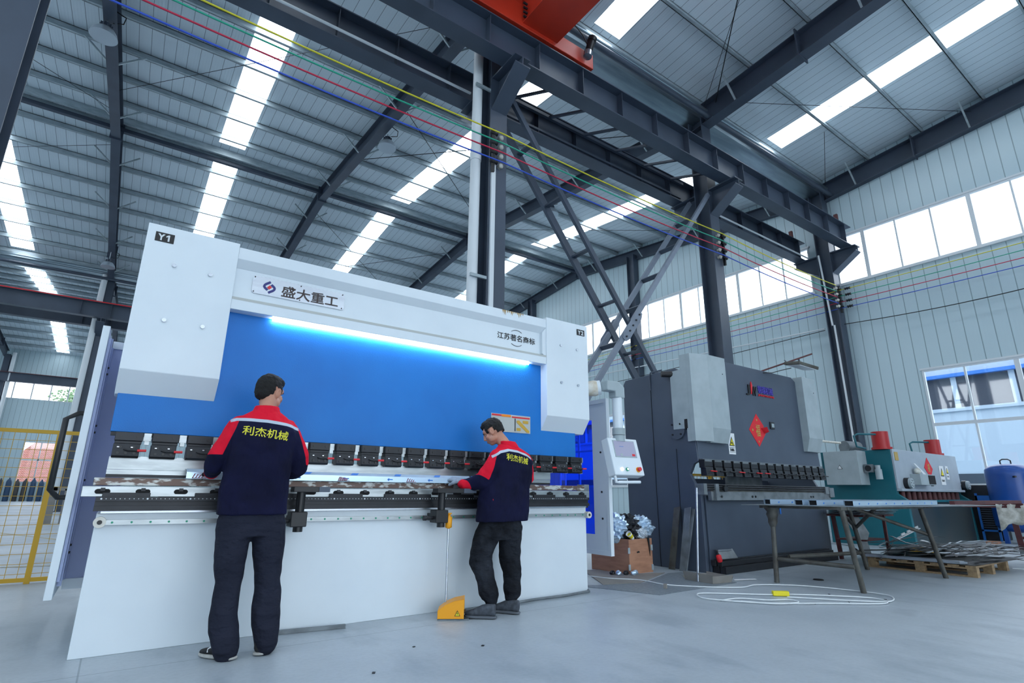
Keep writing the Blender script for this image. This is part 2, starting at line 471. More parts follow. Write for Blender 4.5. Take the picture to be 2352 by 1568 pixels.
def window_x(n, y0, y1, z0, z1, step, x=XE, trans=(), phase=None, sill=True, t=.06):
    fr = MB(); w_ = .045
    fr.box(x-.02, x+t, y0, y1, z0, z0+w_); fr.box(x-.02, x+t, y0, y1, z1-w_, z1)
    fr.box(x-.02, x+t, y0, y0+w_, z0+w_, z1-w_); fr.box(x-.02, x+t, y1-w_, y1, z0+w_, z1-w_)
    y = phase if phase is not None else y0+step; k = 0
    while y < y1-.2:
        hw = .05 if k % 3 == 2 else .022
        fr.box(x-.01, x+t-.01, y-hw, y+hw, z0, z1); y += step; k += 1
    for z in trans: fr.box(x-.012, x+t-.008, y0, y1, z-.04, z+.04)
    if sill: fr.box(x-.06, x, y0-.04, y1+.04, z0-.05, z0); fr.box(x-.04, x, y0-.04, y1+.04, z1, z1+.05)
    o = struct(fr, 'window_%d' % n, 'pvc')
    g = MB().box(x+.03, x+.036, y0+.02, y1-.02, z0+.02, z1-.02).build('window_pane', 'glass', o)
    return o
window_x(1, -14.8, 6.98, BZ0, BZ1, .872, phase=-14.8+.872)
window_x(2, 7.75, 29.6, BZ0, BZ1, .85, phase=8.66)
window_x(3, 31.3, 52.6, BZ0, BZ1, .87)
window_x(4, LW[0], LW[1], LW[2], LW[3], 1.03, trans=(2.8,), phase=1.29)
# ---- far wall, wall behind the camera, left wall
def xpiece(mb, x0, x1, z0, z1, y): mb.box(x0, x1, y, y+.1, z0, z1)
FW = (-5.95, -2.0, 1.3, 4.2)
wb = MB(); Y = 53.55
xpiece(wb, -14.8, FW[0], 0, 7.25, Y); xpiece(wb, FW[0], FW[1], 0, FW[2], Y); xpiece(wb, FW[0], FW[1], FW[3], 7.25, Y); xpiece(wb, FW[1], XE, 0, 7.25, Y)
xpiece(wb, -14.8, XE, 8.7, 11.1, Y)
struct(wb, 'wall_back', 'wall_y')
def window_y(n, x0, x1, z0, z1, step, y, trans=()):
    fr = MB(); w_ = .06
    fr.box(x0, x1, y-.03, y+.06, z0, z0+w_); fr.box(x0, x1, y-.03, y+.06, z1-w_, z1)
    x = x0
    while x <= x1+.01: fr.box(x-.035, x+.035, y-.02, y+.05, z0, z1); x += step
    for z in trans: fr.box(x0, x1, y-.02, y+.05, z-.05, z+.05)
    o = struct(fr, 'window_%d' % n, 'pvc')
    MB().box(x0, x1, y+.01, y+.016, z0, z1).build('window_pane', 'glass', o)
window_y(5, FW[0], FW[1], FW[2], FW[3], .98, Y, (2.9,))
window_y(6, -14.8, XE, 7.25, 8.7, 1.07, Y)
wf = MB(); Y = -15.85
xpiece(wf, -14.8, -6, 0, 7.25, Y); xpiece(wf, 11, XE, 0, 7.25, Y); xpiece(wf, -6, 11, 5.4, 7.25, Y); xpiece(wf, -14.8, XE, 8.85, 11.1, Y)
struct(wf, 'wall_front', 'wall_y')
wl = MB().box(-14.9, -14.8, -15.9, 53.7, 0, 7.2).box(-14.9, -14.8, -15.9, 53.7, 8.9, 12.3)
struct(wl, 'wall_left', 'wall_x')

window_x(7, 16.2, 20.6, 1.24, 4.27, 1.0, trans=(2.8,))
# ---- outside: the neighbouring hall seen through the big window, brick stacks and a tree beyond the far wall
hall = thing('neighbouring_hall', (30, 6, -.2), 'white outbuilding with blue eaves and dark windows outside the big window', 'building')
MB().box(30, 31, -14, 40, -.2, 4.75).box(30, 31, -14, 40, 6.2, 6.9).build('wall', 'outer_white', hall)
MB().box(29.95, 30, -14, 40, .9, 1.9).build('plinth', 'outer_dark', hall)
MB().box(29.96, 30, -14, 40, 4.75, 6.1).build('dark_glazing', 'outer_dark', hall)
m = MB()
for y in range(-14, 40, 2): m.box(29.9, 29.97, y-.1, y+.1, 4.75, 6.1)
m.box(29.9, 30, -14, 40, 4.6, 4.75); m.build('mullions', 'outer_white', hall)
MB().box(29.7, 30.1, -14, 40, 6.1, 6.25).build('eaves_trim', 'outer_blue', hall)
solo(MB().box(-14, 4, 66, 68, -.2, 3.4).prism([(-8, 3.4), (0, 3.4), (-2, 5.6), (-6, 5.6)], 'y', 66.2, 67.6), 'brick_stack', 'brick', 'red brick stacks standing outside behind the far left window', 'brick stack')
tr = thing('tree', (-5.5, 75, -.2), 'green tree outside above the far wall at the left', 'tree')
m = MB()
for i in range(260):
    m.ball((-5.3+rnd.gauss(0, .8), 75+rnd.gauss(0, .7), 9.9+rnd.gauss(0, .75)), rnd.uniform(.06, .16), 6)
m.build('foliage', 'leaf', tr)
MB().cyl((-5.5, 75, -.2), (-5.5, 75, 10), .25, 10, .12).build('trunk', 'wood', tr)

# ---- steel columns
def hcol(x, y0, y1, z1, wd=.35, tf=.025):
    m = MB(); m.box(x-wd/2, x+wd/2, y0, y0+tf, 0, z1); m.box(x-wd/2, x+wd/2, y1-tf, y1, 0, z1); m.box(x-.012, x+.012, y0+.01, y1-.01, 0.001, z1-.001)
    return m
def column(x, y0, y1, z1, label, br=(), grp=None):
    t = thing('steel_column', (x, (y0+y1)/2, 0), label, 'column', grp)
    hcol(x, y0, y1, z1).build('shaft', 'steel_dark', t)
    MB().box(x-.25, x+.25, y0-.08, y1+.08, 0, .03).build('base_plate', 'steel_dark', t)
    for s, yo in br:            # bracket carrying the crane beam: s = side (-1 towards the camera, 1 away)
        ys = y0 if s < 0 else y1; m = MB(); wd = .16
        m.box(x-wd, x+wd, min(ys, yo), max(ys, yo), 8.26, 8.29)
        m.prism([(ys, 8.26), (yo, 8.26), (yo, 8.12), (ys, 7.62)], 'x', x-.012, x+.012)
        q = MB().prism([(ys, 7.62), (yo, 8.12), (yo, 8.095), (ys, 7.595)], 'x', x-wd, x+wd)
        m.v += []; m.add(q.v, q.f)
        m.build('crane_bracket', 'steel_dark', t)
    return t
column(-1.73, 6.95, 7.35, 10.4, 'dark steel column cropped at the top left corner', ((-1, 6.22), (1, 8.1)))
column(4.57, 6.95, 7.35, 10.4, 'dark steel column with white downpipe behind the white press brake', ((-1, 6.22), (1, 8.1)))
column(11.0, 6.95, 7.35, 10.4, 'dark steel column rising behind the slate grey press brake', ((-1, 6.22), (1, 8.1)))
column(17.2, 6.95, 7.35, 10.4, 'dark steel column against the end wall between the press brake and shear', ((-1, 6.22), (1, 8.1)))
for y, lab in ((15.2, 'end wall column between the two clerestory window runs behind the cross brace'), (22.6, 'end wall column just above the right end of the white press brake')):
    t = thing('steel_column', (17.28, y, 0), lab, 'column')
    hcol(17.28, y-.2, y+.2, zroof(y)-.5, .3).build('shaft', 'steel_dark', t)
for x, lab in ((-1.73, 'far dark column with grey downpipe left of the white press brake'), (-8.16, 'far column at the left border under the far crane beam')):
    column(x, 30.1, 30.8, 10.4, lab, ((-1, 29.3),))
for x, lab in ((-8.0, 'distant column of the far wall behind the yellow mesh fence'), (-1.73, 'distant far wall column hidden behind the white machine')):
    column(x, 52.9, 53.4, 10.4, lab)

# ---- rafters with fly braces
def rafter(x, y0, y1, label, brace=True, hw=.125, dep=.45):
    t = thing('roof_rafter', (x, (y0+y1)/2, 10.5), label, 'rafter')
    mid = (y0+y1)/2
    def chain(off0, off1, a, b, m):
        pts = [(y0, zroof(y0+.01)), (mid, zroof(mid)), (y1, zroof(y1-.01))]
        for (ya, za), (yb, zb) in zip(pts, pts[1:]):
            m.add([(xx, yy, zz+o) for xx in (x+a, x+b) for (yy, zz) in ((ya, za), (yb, zb)) for o in (off0, off1)],
                  [(0, 1, 3, 2), (4, 6, 7, 5), (0, 4, 5, 1), (2, 3, 7, 6), (0, 2, 6, 4), (1, 5, 7, 3)])
    m = MB(); chain(-.25, -.23, -hw, hw, m); chain(-.25-dep, -.23-dep, -hw, hw, m); chain(-.24-dep, -.24, -.01, .01, m)
    m.build('beam', 'rafter', t)
    for yy in (y0+2.9, mid, y1-2.9): MB().obox((x, yy, zroof(yy)-.23-dep/2), (hw*2.6, .03, dep+.14)).build('splice_plate', 'rafter', t)
    if brace:
        k = 0; yy = y0+1.4
        while yy < y1-1:
            if k % 2 == 0:
                z = zroof(yy)
                b = MB()
                for s in (-1, 1):
                    if XE-.5 < x and s > 0: continue
                    b.bar((x+s*.1, yy, z-.25-dep+.03), (x+s*.62, yy, z-.2), .04, .04)
                b.build('fly_brace', 'galv', t)
            yy += 1.45; k += 1
    return t
RL = ['dark rafter of the near bay above the left column', 'dark rafter of the near bay crossing above the red crane', 'big dark rafter at the upper right meeting the roof gutter', 'dark rafter running along the top of the end wall at right']
RM = ['dark rafter coming straight down the left of the photo with a lamp', 'dark rafter ending behind the white machine beside the second lamp', 'dark rafter crossing behind the steel column towards the cross brace', 'dark rafter on the gable wall behind the cross brace']
for x, a, b in zip(RAFX[2:], RL, RM):
    rafter(x, -15.7, 7.3, a, True, .16, .58); rafter(x, 7.4, 30.4, b)
rafter(-1.73, 30.5, 53.4, 'far dark rafter beyond the far valley, left of the white machine', False)
rafter(-8.16, 7.4, 30.4, 'dark rafter just outside the left edge of the middle bay', False)
rafter(-8.16, 30.5, 53.4, 'far rafter seen under the far crane beam at the left edge', False)

# ---- purlins: one continuous galvanised section each
def purl(y, label, grp):
    z = zroof(y)
    m = MB().box(-14.7, XE, y-.008, y+.008, z-.2, z-.003).box(-14.7, XE, y-.07, y+.008, z-.2, z-.192).box(-14.7, XE, y-.008, y+.07, z-.018, z-.003)
    tag(m.build('roof_purlin', 'galv', None, 0, Vector((0, y, z))), label, 'purlin', grp)
ORD = ['first', 'second', 'third', 'fourth', 'fifth', 'sixth', 'seventh', 'eighth', 'ninth']
for i in range(8): purl(7.0-i*1.43, ORD[i]+' galvanised purlin of the near roof slope counted from the shiny gutter', 'purlins of the near roof slope')
for i in range(8): purl(7.45+i*1.45, ORD[i]+' purlin counted from the near gutter on the slope rising to the ridge', 'purlins between the crane beams and the ridge')
for i in range(8): purl(20.0+i*1.45, ORD[i]+' purlin counted from the twin ridge purlins on the slope beyond', 'purlins beyond the ridge')
for i in range(7): purl(31.2+i*1.6, ORD[i]+' distant purlin counted outward from the far valley gutter', 'purlins beyond the far valley')
for i in range(6): purl(43.4+i*1.7, ORD[i]+' purlin of the farthest roof slope counted toward the far wall', 'purlins of the farthest slope')
# ridge members
for dy, lab in ((-.22, 'near one of the twin galvanised ridge purlins'), (.28, 'far one of the twin galvanised ridge purlins')):
    y = 18.9+dy; z = zroof(y)
    solo(MB().box(-14.7, XE, y-.03, y+.03, z-.24, z-.01), 'ridge_purlin', 'galv', lab, 'purlin')
solo(MB().box(-14.7, XE, 18.86, 19.0, zroof(18.9)-.42, zroof(18.9)-.3), 'ridge_tie_beam', 'rafter', 'dark tie beam running right under the roof ridge', 'beam')

# ---- valley gutters
def gutter(y, label):
    m = MB(); pr = [(-.36, .36), (-.36, .30), (-.26, .0), (.26, 0), (.36, .30), (.36, .36), (.34, .36), (.34, .31), (.25, .02), (-.25, .02), (-.34, .31), (-.34, .36)]
    m.prism([(y+a, 10.42+b) for a, b in pr], 'x', -14.7, XE)
    m.cyl((-14.7, y-.4, 10.60), (XE, y-.4, 10.60), .05, 10)
    return solo(m, 'roof_gutter', 'gutter', label, 'gutter')
gutter(7.28, 'shiny galvanised valley gutter running to the end wall at upper right')
gutter(30.45, 'distant galvanised valley gutter above the far columns')
for y, z, lab in ((6.75, 10.28, 'dark eave tube beside the near valley gutter'), (7.95, 10.3, 'dark eave tube on the inner side of the near gutter'), (29.9, 10.3, 'dark eave tube along the far columns')):
    solo(MB().cyl((-14.7, y, z), (XE, y, z), .07, 12), 'eave_strut', 'steel_dark', lab, 'strut')

# ---- crane runway beams
def runway(y, z0, z1, x1, label, rail='steel_dark', x0=-14.6, stiff=(1.07,)):
    t = thing('crane_beam', (x1, y, z0), label, 'crane beam')
    m = MB().box(x0, x1, y-.16, y+.16, z0, z0+.022).box(x0, x1, y-.18, y+.18, z1-.022, z1).box(x0, x1, y-.008, y+.008, z0+.01, z1-.01)
    m.build('girder', 'steel_dark', t)
    x = x1-.35; k = 0
    while x > -3 and k < 30:
        MB().box(x-.006, x+.006, y-.15, y+.15, z0+.02, z1-.02).build('stiffener', 'steel_dark', t); x -= stiff[0]; k += 1
    MB().box(x0, x1-.15, y-.03, y+.03, z1, z1+.05).build('rail', rail, t)
    if rail != 'steel_dark': MB().box(x0, x1-.15, y-.2, y-.185, z1-.01, z1+.035).build('conductor_strip', rail, t)
    MB().box(x1-.5, x1-.42, y-.05, y+.05, z1+.05, z1+.35).build('end_stop', 'rust_red', t)
    return t
runway(6.48, 8.29, 8.92, 17.15, 'near dark crane beam with web stiffeners under the red crane')
runway(7.88, 8.29, 8.92, 17.15, 'inner dark crane beam parallel behind the near one')
runway(29.55, 8.32, 9.0, 17.1, 'far crane beam with thin red rail crossing the left edge', 'red_plastic')
runway(31.4, 8.32, 8.95, 17.1, 'second far crane beam just under the red railed one')
runway(52.6, 8.35, 9.0, 17.1, 'most distant crane beam above the far wall windows', 'rust_red')
# lattice walkway truss between the two runway beams
t = thing('lattice_truss', (7.7, 7.2, 8.6), 'horizontal steel lattice between the two near crane beams', 'truss')
m = MB().bar((4.8, 7.66, 8.75), (10.8, 7.66, 8.75), .07, .07).bar((4.8, 7.75, 8.4), (10.8, 7.75, 8.4), .05, .05)
m.build('chord', 'steel_dark', t)
for i in range(6):
    x = 5.3+i*1.0
    MB().bar((x, 7.66, 8.73), (x+.5, 7.0, 8.73), .05, .05).build('lattice_bar', 'steel_dark', t)
MB().bar((4.8, 7.0, 8.73), (10.8, 7.0, 8.73), .06, .06).build('edge_angle', 'steel_dark', t)
# thin white conduit along the inner crane beam
solo(MB().cyl((-6, 7.62, 8.36), (4.35, 7.62, 8.36), .025, 8), 'conduit', 'pvc', 'thin light conduit along the crane beam left of the downpipe', 'conduit')
solo(MB().cyl((11.2, 7.64, 8.34), (17.1, 7.64, 8.34), .025, 8), 'conduit', 'pvc', 'thin light conduit along the crane beam right of the second column', 'conduit')

# ---- cross brace between two columns
t = thing('cross_brace', (7.9, 7.28, 0), 'big X shaped steel cross brace with ladder like rungs between columns', 'cross brace')
A0, A1 = Vector((4.72, 0, 8.25)), Vector((10.85, 0, .12))
B0, B1 = Vector((10.85, 0, 8.15)), Vector((4.75, 0, .25))
for nm, p, q, mt in (('falling_chord', A0, A1, 'steel_dark'), ('rising_chord', B0, B1, 'brace_grey')):
    for yy, mm in ((6.99 if nm[0] == 'f' else 6.975, mt), (7.5 if nm[0] == 'f' else 7.517, 'steel_dark' if nm[0] == 'f' else mt)):
        a = p.copy(); b = q.copy(); a.y = b.y = yy
        MB().bar(a, b, .07, .15 if yy > 7.3 and nm[0] == 'f' else .1).build('chord', mm, t)
    d = (q-p); L = d.length
    for k in range(1, 9):
        c = p+d*(k/9.0)
        MB().bar((c.x, 6.99, c.z), (c.x, 7.5, c.z), .1, .035, (d.x/L, 0, d.z/L) if nm[0] == 'r' else (0, 0, 1)).build('rung', 'steel_dark', t)
cx = 7.8; cz = A0.z+(A1.z-A0.z)*(cx-A0.x)/(A1.x-A0.x)
dv = (B0-B1).normalized(); nv = Vector((-dv.z, 0, dv.x))
for yy in (6.93, 7.56):
    m = MB(); c0 = Vector((cx, yy, cz))
    pts = [c0+dv*a+nv*b for a, b in ((-.42, -.05), (-.3, -.1), (.3, -.1), (.42, -.05), (.42, .05), (.3, .1), (-.3, .1), (-.42, .05))]
    m.prism([(p.x, p.z) for p in pts], 'y', yy-.006, yy+.006)
    g = m.build('gusset_plate', 'brace_grey', t)
    for a in (-.33, -.16, 0, .16, .33):
        c = c0+dv*a; MB().cyl((c.x, yy-.03, c.z), (c.x, yy-.006, c.z), .018, 6).build('bolt', 'black_steel', g)

# ---- white downpipe + conduits by the columns
t = thing('downpipe', (4.2, 7.1, 0), 'thick white plastic downpipe running down beside the middle column', 'downpipe')
MB().cyl((4.2, 7.1, .3), (4.2, 7.1, 10.45), .088, 20).build('pipe', 'pvc', t)
for z in (6.65, 3.2): MB().cyl((4.2, 7.1, z-.12), (4.2, 7.1, z+.12), .098, 20).build('coupling', 'pvc', t)
for z in (8.0, 4.35): MB().box(4.09, 4.75, 6.96, 7.0, z-.02, z+.03).build('pipe_clip', 'galv', t)
t = thing('downpipe', (-2.0, 30.0, 0), 'grey plastic downpipe on the far column left of the white machine', 'downpipe')
MB().cyl((-2.02, 30, .1), (-1.95, 30, 10.5), .12, 12).build('pipe', 'pvc', t)
solo(MB().cyl((-7.6, 52.7, .1), (-7.6, 52.7, 10.5), .12, 12), 'downpipe', 'pvc', 'most distant downpipe on the far wall at the left edge', 'downpipe')
solo(MB().box(4.42, 4.5, 6.91, 6.95, 0, 6.5), 'cable_duct', 'pvc', 'thin white cable duct on the face of the middle column', 'cable duct')
solo(MB().cyl((17.05, 7.3, 8.3), (17.05, 7.2, 5.95), .03, 8).cyl((17.05, 7.15, 5.95), (17.05, 7.1, .4), .03, 8), 'conduit', 'pvc', 'white conduit running down the end wall column', 'conduit')
solo(MB().cyl((17.2, 7.5, 5.95), (17.2, 30, 6.4), .022, 8), 'conduit', 'pvc', 'thin white pipe along the end wall below the coloured wires', 'conduit')
solo(MB().tube([(17.25, 7.1-i*.5, 5.98-.28*math.sin(i/9*2.2)*.5) for i in range(28)], .012, 6), 'wall_cable', 'black', 'thin black cable sagging across the end wall right of its column', 'cable')
solo(MB().tube([(17.2, 7.5+i, 5.9-.25*math.sin(i/22*PI)) for i in range(23)], .012, 6), 'wall_cable', 'black', 'thin black cable sagging under the white pipe on the end wall', 'cable')

# ---- coloured conductor wires
WZ = [('yellow', 7.06), ('green', 6.87), ('red', 6.68), ('blue', 6.49)]
def sagline(a, b, sag, r, n=14):
    a, b = Vector(a), Vector(b); return MB().tube([a.lerp(b, i/n)-Vector((0, 0, sag*4*(i/n)*(1-i/n))) for i in range(n+1)], r, 6)
for c, z in WZ:
    m = MB()
    for x0, x1 in ((-8.16, -1.73), (-1.73, 4.57), (4.57, 11.0), (11.0, 16.72)):
        q = sagline((x0, 6.8, z), (x1, 6.8, z), .06, .013); m.add(q.v, q.f, True)
    solo(m, 'conductor_wire', 'wire_'+c, 'long %s conductor wire strung along the middle row of columns' % c, 'wire')
    m = MB()
    for y0, y1 in ((-2, 6.95), (6.95, 15.2), (15.2, 22.6), (22.6, 30)):
        q = sagline((17.1, y0, z-.05), (17.1, y1, z-.05), .05, .011); m.add(q.v, q.f, True)
    solo(m, 'conductor_wire', 'wire_'+c, '%s conductor wire running along the end wall below the clerestory' % c, 'wire')
for x, lab in ((4.57, 'wire insulator bracket on the middle column'), (11.0, 'wire insulator bracket on the column behind the grey press brake'), (16.95, 'wire insulator bracket on the end wall column')):
    t = thing('insulator_bracket', (x, 6.9, 6.4), lab, 'bracket')
    dx = -.14 if x < 6 else .16
    MB().box(x+dx-.02, x+dx+.02, 6.87, 6.93, 6.3, 7.15).build('mounting_bar', 'black', t)
    for c, z in WZ:
        MB().lathe((x+dx, 6.88, z), [(.0, -.07), (.035, -.07), (.02, -.03), (.04, 0), (.02, .03), (.035, .07), (0, .07)], 12, (1, 0, 0)).build('black_insulator', 'black', t)
        MB().lathe((x+(.02 if x < 6 else -.02), 6.9, z-.02), [(.0, -.06), (.042, -.05), (.022, -.02), (.05, .01), (.03, .04), (.0, .06)], 12, (0, -1, 0)).build('white_insulator', 'porcelain', t)
for y, lab in ((7.0, 'insulator set at the wall corner column for the wall wires'), (15.2, 'insulator set on the gable column behind the cross brace')):
    t = thing('insulator_bracket', (17.1, y, 6.4), lab, 'bracket')
    for c, z in WZ: MB().lathe((17.1, y-.35 if y < 10 else y, z-.05), [(0, -.07), (.045, -.07), (.025, -.03), (.05, 0), (.025, .03), (.045, .07), (0, .07)], 10, (0, 1, 0)).build('insulator', 'black', t)

# ---- roof tie rods
def rod(a, b, lab, r=.009): solo(MB().cyl(a, b, r, 6), 'tie_rod', 'black_steel', lab, 'tie rod')
def rz(x, y, o=-.35): return (x, y, zroof(y)+o)
rod(rz(11.0, 6.6), rz(4.7, 0.6), 'thin diagonal tie rod under the near roof left of the big rafter', .012)
rod(rz(10.9, 6.9), rz(8.1, 3.6), 'short thin tie rod under the near roof by the skylight', .007)
rod(rz(11.1, 6.5), rz(17.3, 3.0), 'thin tie rod crossing the near roof skylight', .007)
rod(rz(14.6, 5.6), rz(17.35, 6.9), 'thin tie rod near the top corner of the end wall', .007)
rod(rz(4.5, 8.2), rz(-1.7, 16.5), 'thin tie rod crossing the long skylight under the coloured wires', .007)
rod(rz(4.6, 15.8), rz(10.9, 8.2), 'dark tie rod crossing right of the lamp rafter', .012)
rod(rz(4.6, 11.8), rz(10.9, 17.6), 'dark tie rod crossing the second skylight', .012)
rod(rz(4.6, 20.2), rz(10.9, 26.5), 'dark tie rod crossing the skylight beyond the ridge', .01)
rod(rz(4.6, 26.8), rz(10.9, 20.4), 'dark tie rod crossing the other way beyond the ridge', .01)
rod(rz(-8.1, 12.5), rz(-1.8, 17.8), 'thin tie rod left of the lamp rafter', .007)
rod(rz(-8.1, 24), rz(-1.8, 19.8), 'thin tie rod beyond the ridge at far left', .007)
rod(rz(11.2, 17.4), rz(17.3, 11.6), 'thin tie rod under the last middle bay before the gable', .009)

# ---- high bay lamps
def highbay(x, y, z, lab):
    t = thing('high_bay_lamp', (x, y, z), lab, 'lamp')
    MB().lathe((x, y, z), [(.26, 0), (.255, .015), (.225, .11), (.16, .2), (.1, .24), (.09, .23), (.15, .185), (.21, .10), (.245, .01)], 28).build('lamp_shade', 'lamp_alu', t)
    MB().lathe((x, y, z), [(0, .17), (.15, .17), (.15, .18), (0, .18)], 24).build('lens', 'lamp_lens', t)
    h = MB().cyl((x, y, z+.22), (x, y, z+.34), .09, 16)
    for k in range(10):
        a = k*PI/5; h.obox((x+.1*math.cos(a), y+.1*math.sin(a), z+.27), (.04, .01, .12), (0, 0, a))
    h.build('heat_sink', 'steel_dark', t)
    MB().tube([(x+.1, y, z+.42), (x+.28, y, z+.5), (x+.3, y, z+.68), (x+.1, y, z+.75)], .012, 6).build('power_cord', 'black', t)
    MB().cyl((x, y, z+.38), (x, y, zroof(y)-.68), .015, 6).build('hanger', 'galv', t)
highbay(-1.78, 12.9, 10.38, 'round aluminium high bay lamp at the top left')
highbay(4.75, 13.0, 10.38, 'round aluminium high bay lamp under the middle rafter')
highbay(10.95, 13.2, 10.38, 'round high bay lamp seen behind the cross brace')
highbay(-1.75, 27.0, 9.9, 'small distant high bay lamp left above the white machine cover')
highbay(-8.0, 38, 9.7, 'most distant high bay lamp at the left edge under the crane beam')

# ---- red overhead crane on the near runway
t = thing('bridge_crane', (5.0, 6.48, 8.97), 'red overhead travelling crane riding on the near crane beam', 'crane')
m = MB().box(3.2, 5.35, 6.3, 6.66, 9.02, 9.5).box(5.35, 6.36, 6.31, 6.65, 9.02, 9.36)
m.build('end_truck', 'crane_red', t, .01)
m = MB().prism([(6.62, 9.42), (6.2, 9.12), (5.9, 9.12), (-4, 9.12), (-4, 10.3), (6.2, 10.3), (6.62, 9.9)], 'x', 4.72, 5.32)
m.build('bridge_girder', 'crane_red', t, .01)
m = MB().box(4.62, 5.42, -4, 6.3, 9.1, 9.125); m.build('bottom_flange', 'crane_red', t)
m = MB().prism([(6.3, 9.1), (6.3, 9.9), (6.1, 10.2), (6.05, 9.1)], 'x', 3.4, 3.45); m.build('end_plate', 'crane_red', t)
MB().prism([(3.4, 9.5), (4.7, 9.5), (4.7, 10.25), (3.9, 10.25)], 'y', 6.42, 6.5).build('web_plate', 'crane_red', t)
for z in (9.2, 9.3, 9.4, 9.5): MB().cyl((4.6, 6.25, z), (4.68, 6.25, z), .025, 6).build('bolt', 'black_steel', t)
mo = MB().cyl((6.12, 6.2, 9.2), (6.18, 6.14, 9.5), .075, 16); mo.cyl((6.17, 6.15, 9.46), (6.19, 6.13, 9.54), .088, 16)
mt = mo.build('drive_motor', 'black', t)
MB().cyl((6.19, 6.13, 9.54), (6.192, 6.128, 9.55), .06, 16).build('fan_cover', 'galv', mt)
MB().cyl((6.1, 6.2, 9.1), (6.12, 6.2, 9.22), .085, 12).build('gearbox', 'stainless', t)
MB().tube([(5.3, 6.1, 9.75), (5.45, 6.15, 9.55), (5.6, 6.2, 9.5), (5.75, 6.15, 9.6), (6.0, 6.2, 9.55), (6.1, 6.2, 9.4)], .012, 6).tube([(5.62, 6.2, 9.5), (5.7, 6.0, 9.8), (5.9, 5.6, 10.3)], .012, 6).build('cable', 'black', t)
for x in (3.5, 4.4, 5.6, 6.15): MB().cyl((x, 6.4, 9.03), (x, 6.56, 9.03), .06, 16).build('wheel', 'black_steel', t)

# ---- yellow mesh fence
def fence(x0, x1, y, lab, posts, z1=1.62):
    t = thing('mesh_fence', (x0, y, 0), lab, 'fence')
    MB().box(x0, x1, y-.02, y+.02, z1-.04, z1).build('rail', 'yellow_paint', t); MB().box(x0, x1, y-.02, y+.02, .02, .06).build('rail', 'yellow_paint', t)
    for px in posts: MB().box(px-.025, px+.025, y-.025, y+.025, 0, z1).build('post', 'yellow_paint', t)
    m = MB(); x = x0
    while x < x1: m.box(x-.0025, x+.0025, y-.003, y+.003, .05, z1-.03); x += .1
    z = .1
    while z < z1: m.box(x0, x1, y-.003, y+.003, z-.0025, z+.0025); z += .1
    m.build('mesh_panel', 'yellow_paint', t)
fence(-2.6, -.4, 8.1, 'yellow mesh safety fence at the left behind the open guard door', (-2.55, -.61))
fence(8.6, 10.6, 6.6, 'short yellow mesh fence glimpsed through the grey press brake', (8.62, 9.4, 10.58), 1.35)
# gas cylinders by the far wall
for i in range(9):
    x = -7.0+i*.44; z = 1.42+.05*((i*7) % 3)
    m = MB().lathe((x, 52.3, 0), [(.15, 0), (.16, .03), (.16, z-.2), (.12, z-.08), (.05, z), (.05, z+.08), (0, z+.08)], 14)
    solo(m, 'gas_cylinder', 'cyl_blue' if i in (2, 5, 6) else 'cyl_dark', ORD[i]+(' gas cylinder, a blue one, counted from the left under the far window' if i in (2, 5, 6) else ' gas cylinder, dark, counted from the left under the far window'), 'gas cylinder', 'gas cylinders under the far window', (0, 0, 0))
solo(MB().box(-1.5, -1.32, 20.4, 20.55, 0, 1.0).box(-1.5, -1.1, 20.4, 20.55, .9, 1.0).box(-1.15, -1.05, 20.4, 20.5, 0, .95), 'machine_stand', 'cardboard', 'small grey stand far away beyond the mesh fence', 'stand')
for i, (a, b) in enumerate((((-8, 11.5), (-.4, 9.7)), ((-6, 26), (-.6, 14.0)))):
    a, b = Vector((a[0], a[1], 0)), Vector((b[0], b[1], 0)); d = (b-a).normalized(); n_ = Vector((-d.y, d.x, 0))*.05
    q = MB().add([a-n_, b-n_, b+n_, a+n_], [(0, 1, 2, 3)]); q.v = [v+Vector((0, 0, .003)) for v in q.v]
    solo(q, 'floor_marking', mat('faded_yellow_line', '#B3A684', .7, 0, '#9CA3A6', 4, .8) if i == 0 else bpy.data.materials['faded_yellow_line'], ('faded yellow floor line just in front of the mesh fence', 'faded yellow floor line far beyond the mesh fence')[i], 'floor marking')
# ================================================================ the big white press brake
YF = 4.49
pb = thing('press_brake', (2.05, 5.0, 0), 'large white and bright blue press brake with a lit lamp strip', 'press brake')
def P(mb, name, m, parent=pb, bevel=0.0): return mb.build(name, m, parent, bevel)
ap = P(MB().box(-.07, 4.16, YF, YF+.05, 0, .84).box(-.07, -.02, YF+.05, 6.1, 0, .84).box(4.11, 4.16, YF+.05, 6.1, 0, .84), 'front_apron', 'white_paint', bevel=.004)
P(MB().box(-.05, 4.14, YF-.03, YF+.1, .84, .853), 'ledge_strip', 'stainless')
rk = P(MB().box(-.09, 4.15, YF-.07, YF+.02, .855, .885).box(-.09, 4.15, YF-.05, YF+.02, .885, .915).box(-.09, 4.15, YF-.07, YF+.02, .915, .94), 'black_rack', 'black_steel')
m = MB()
for i in range(170): m.cyl((-.06+i*.0247, YF-.072, .93), (-.06+i*.0247, YF-.07, .93), .003 if i % 10 else .006, 6)
P(m, 'scale_marks', 'pvc', rk)
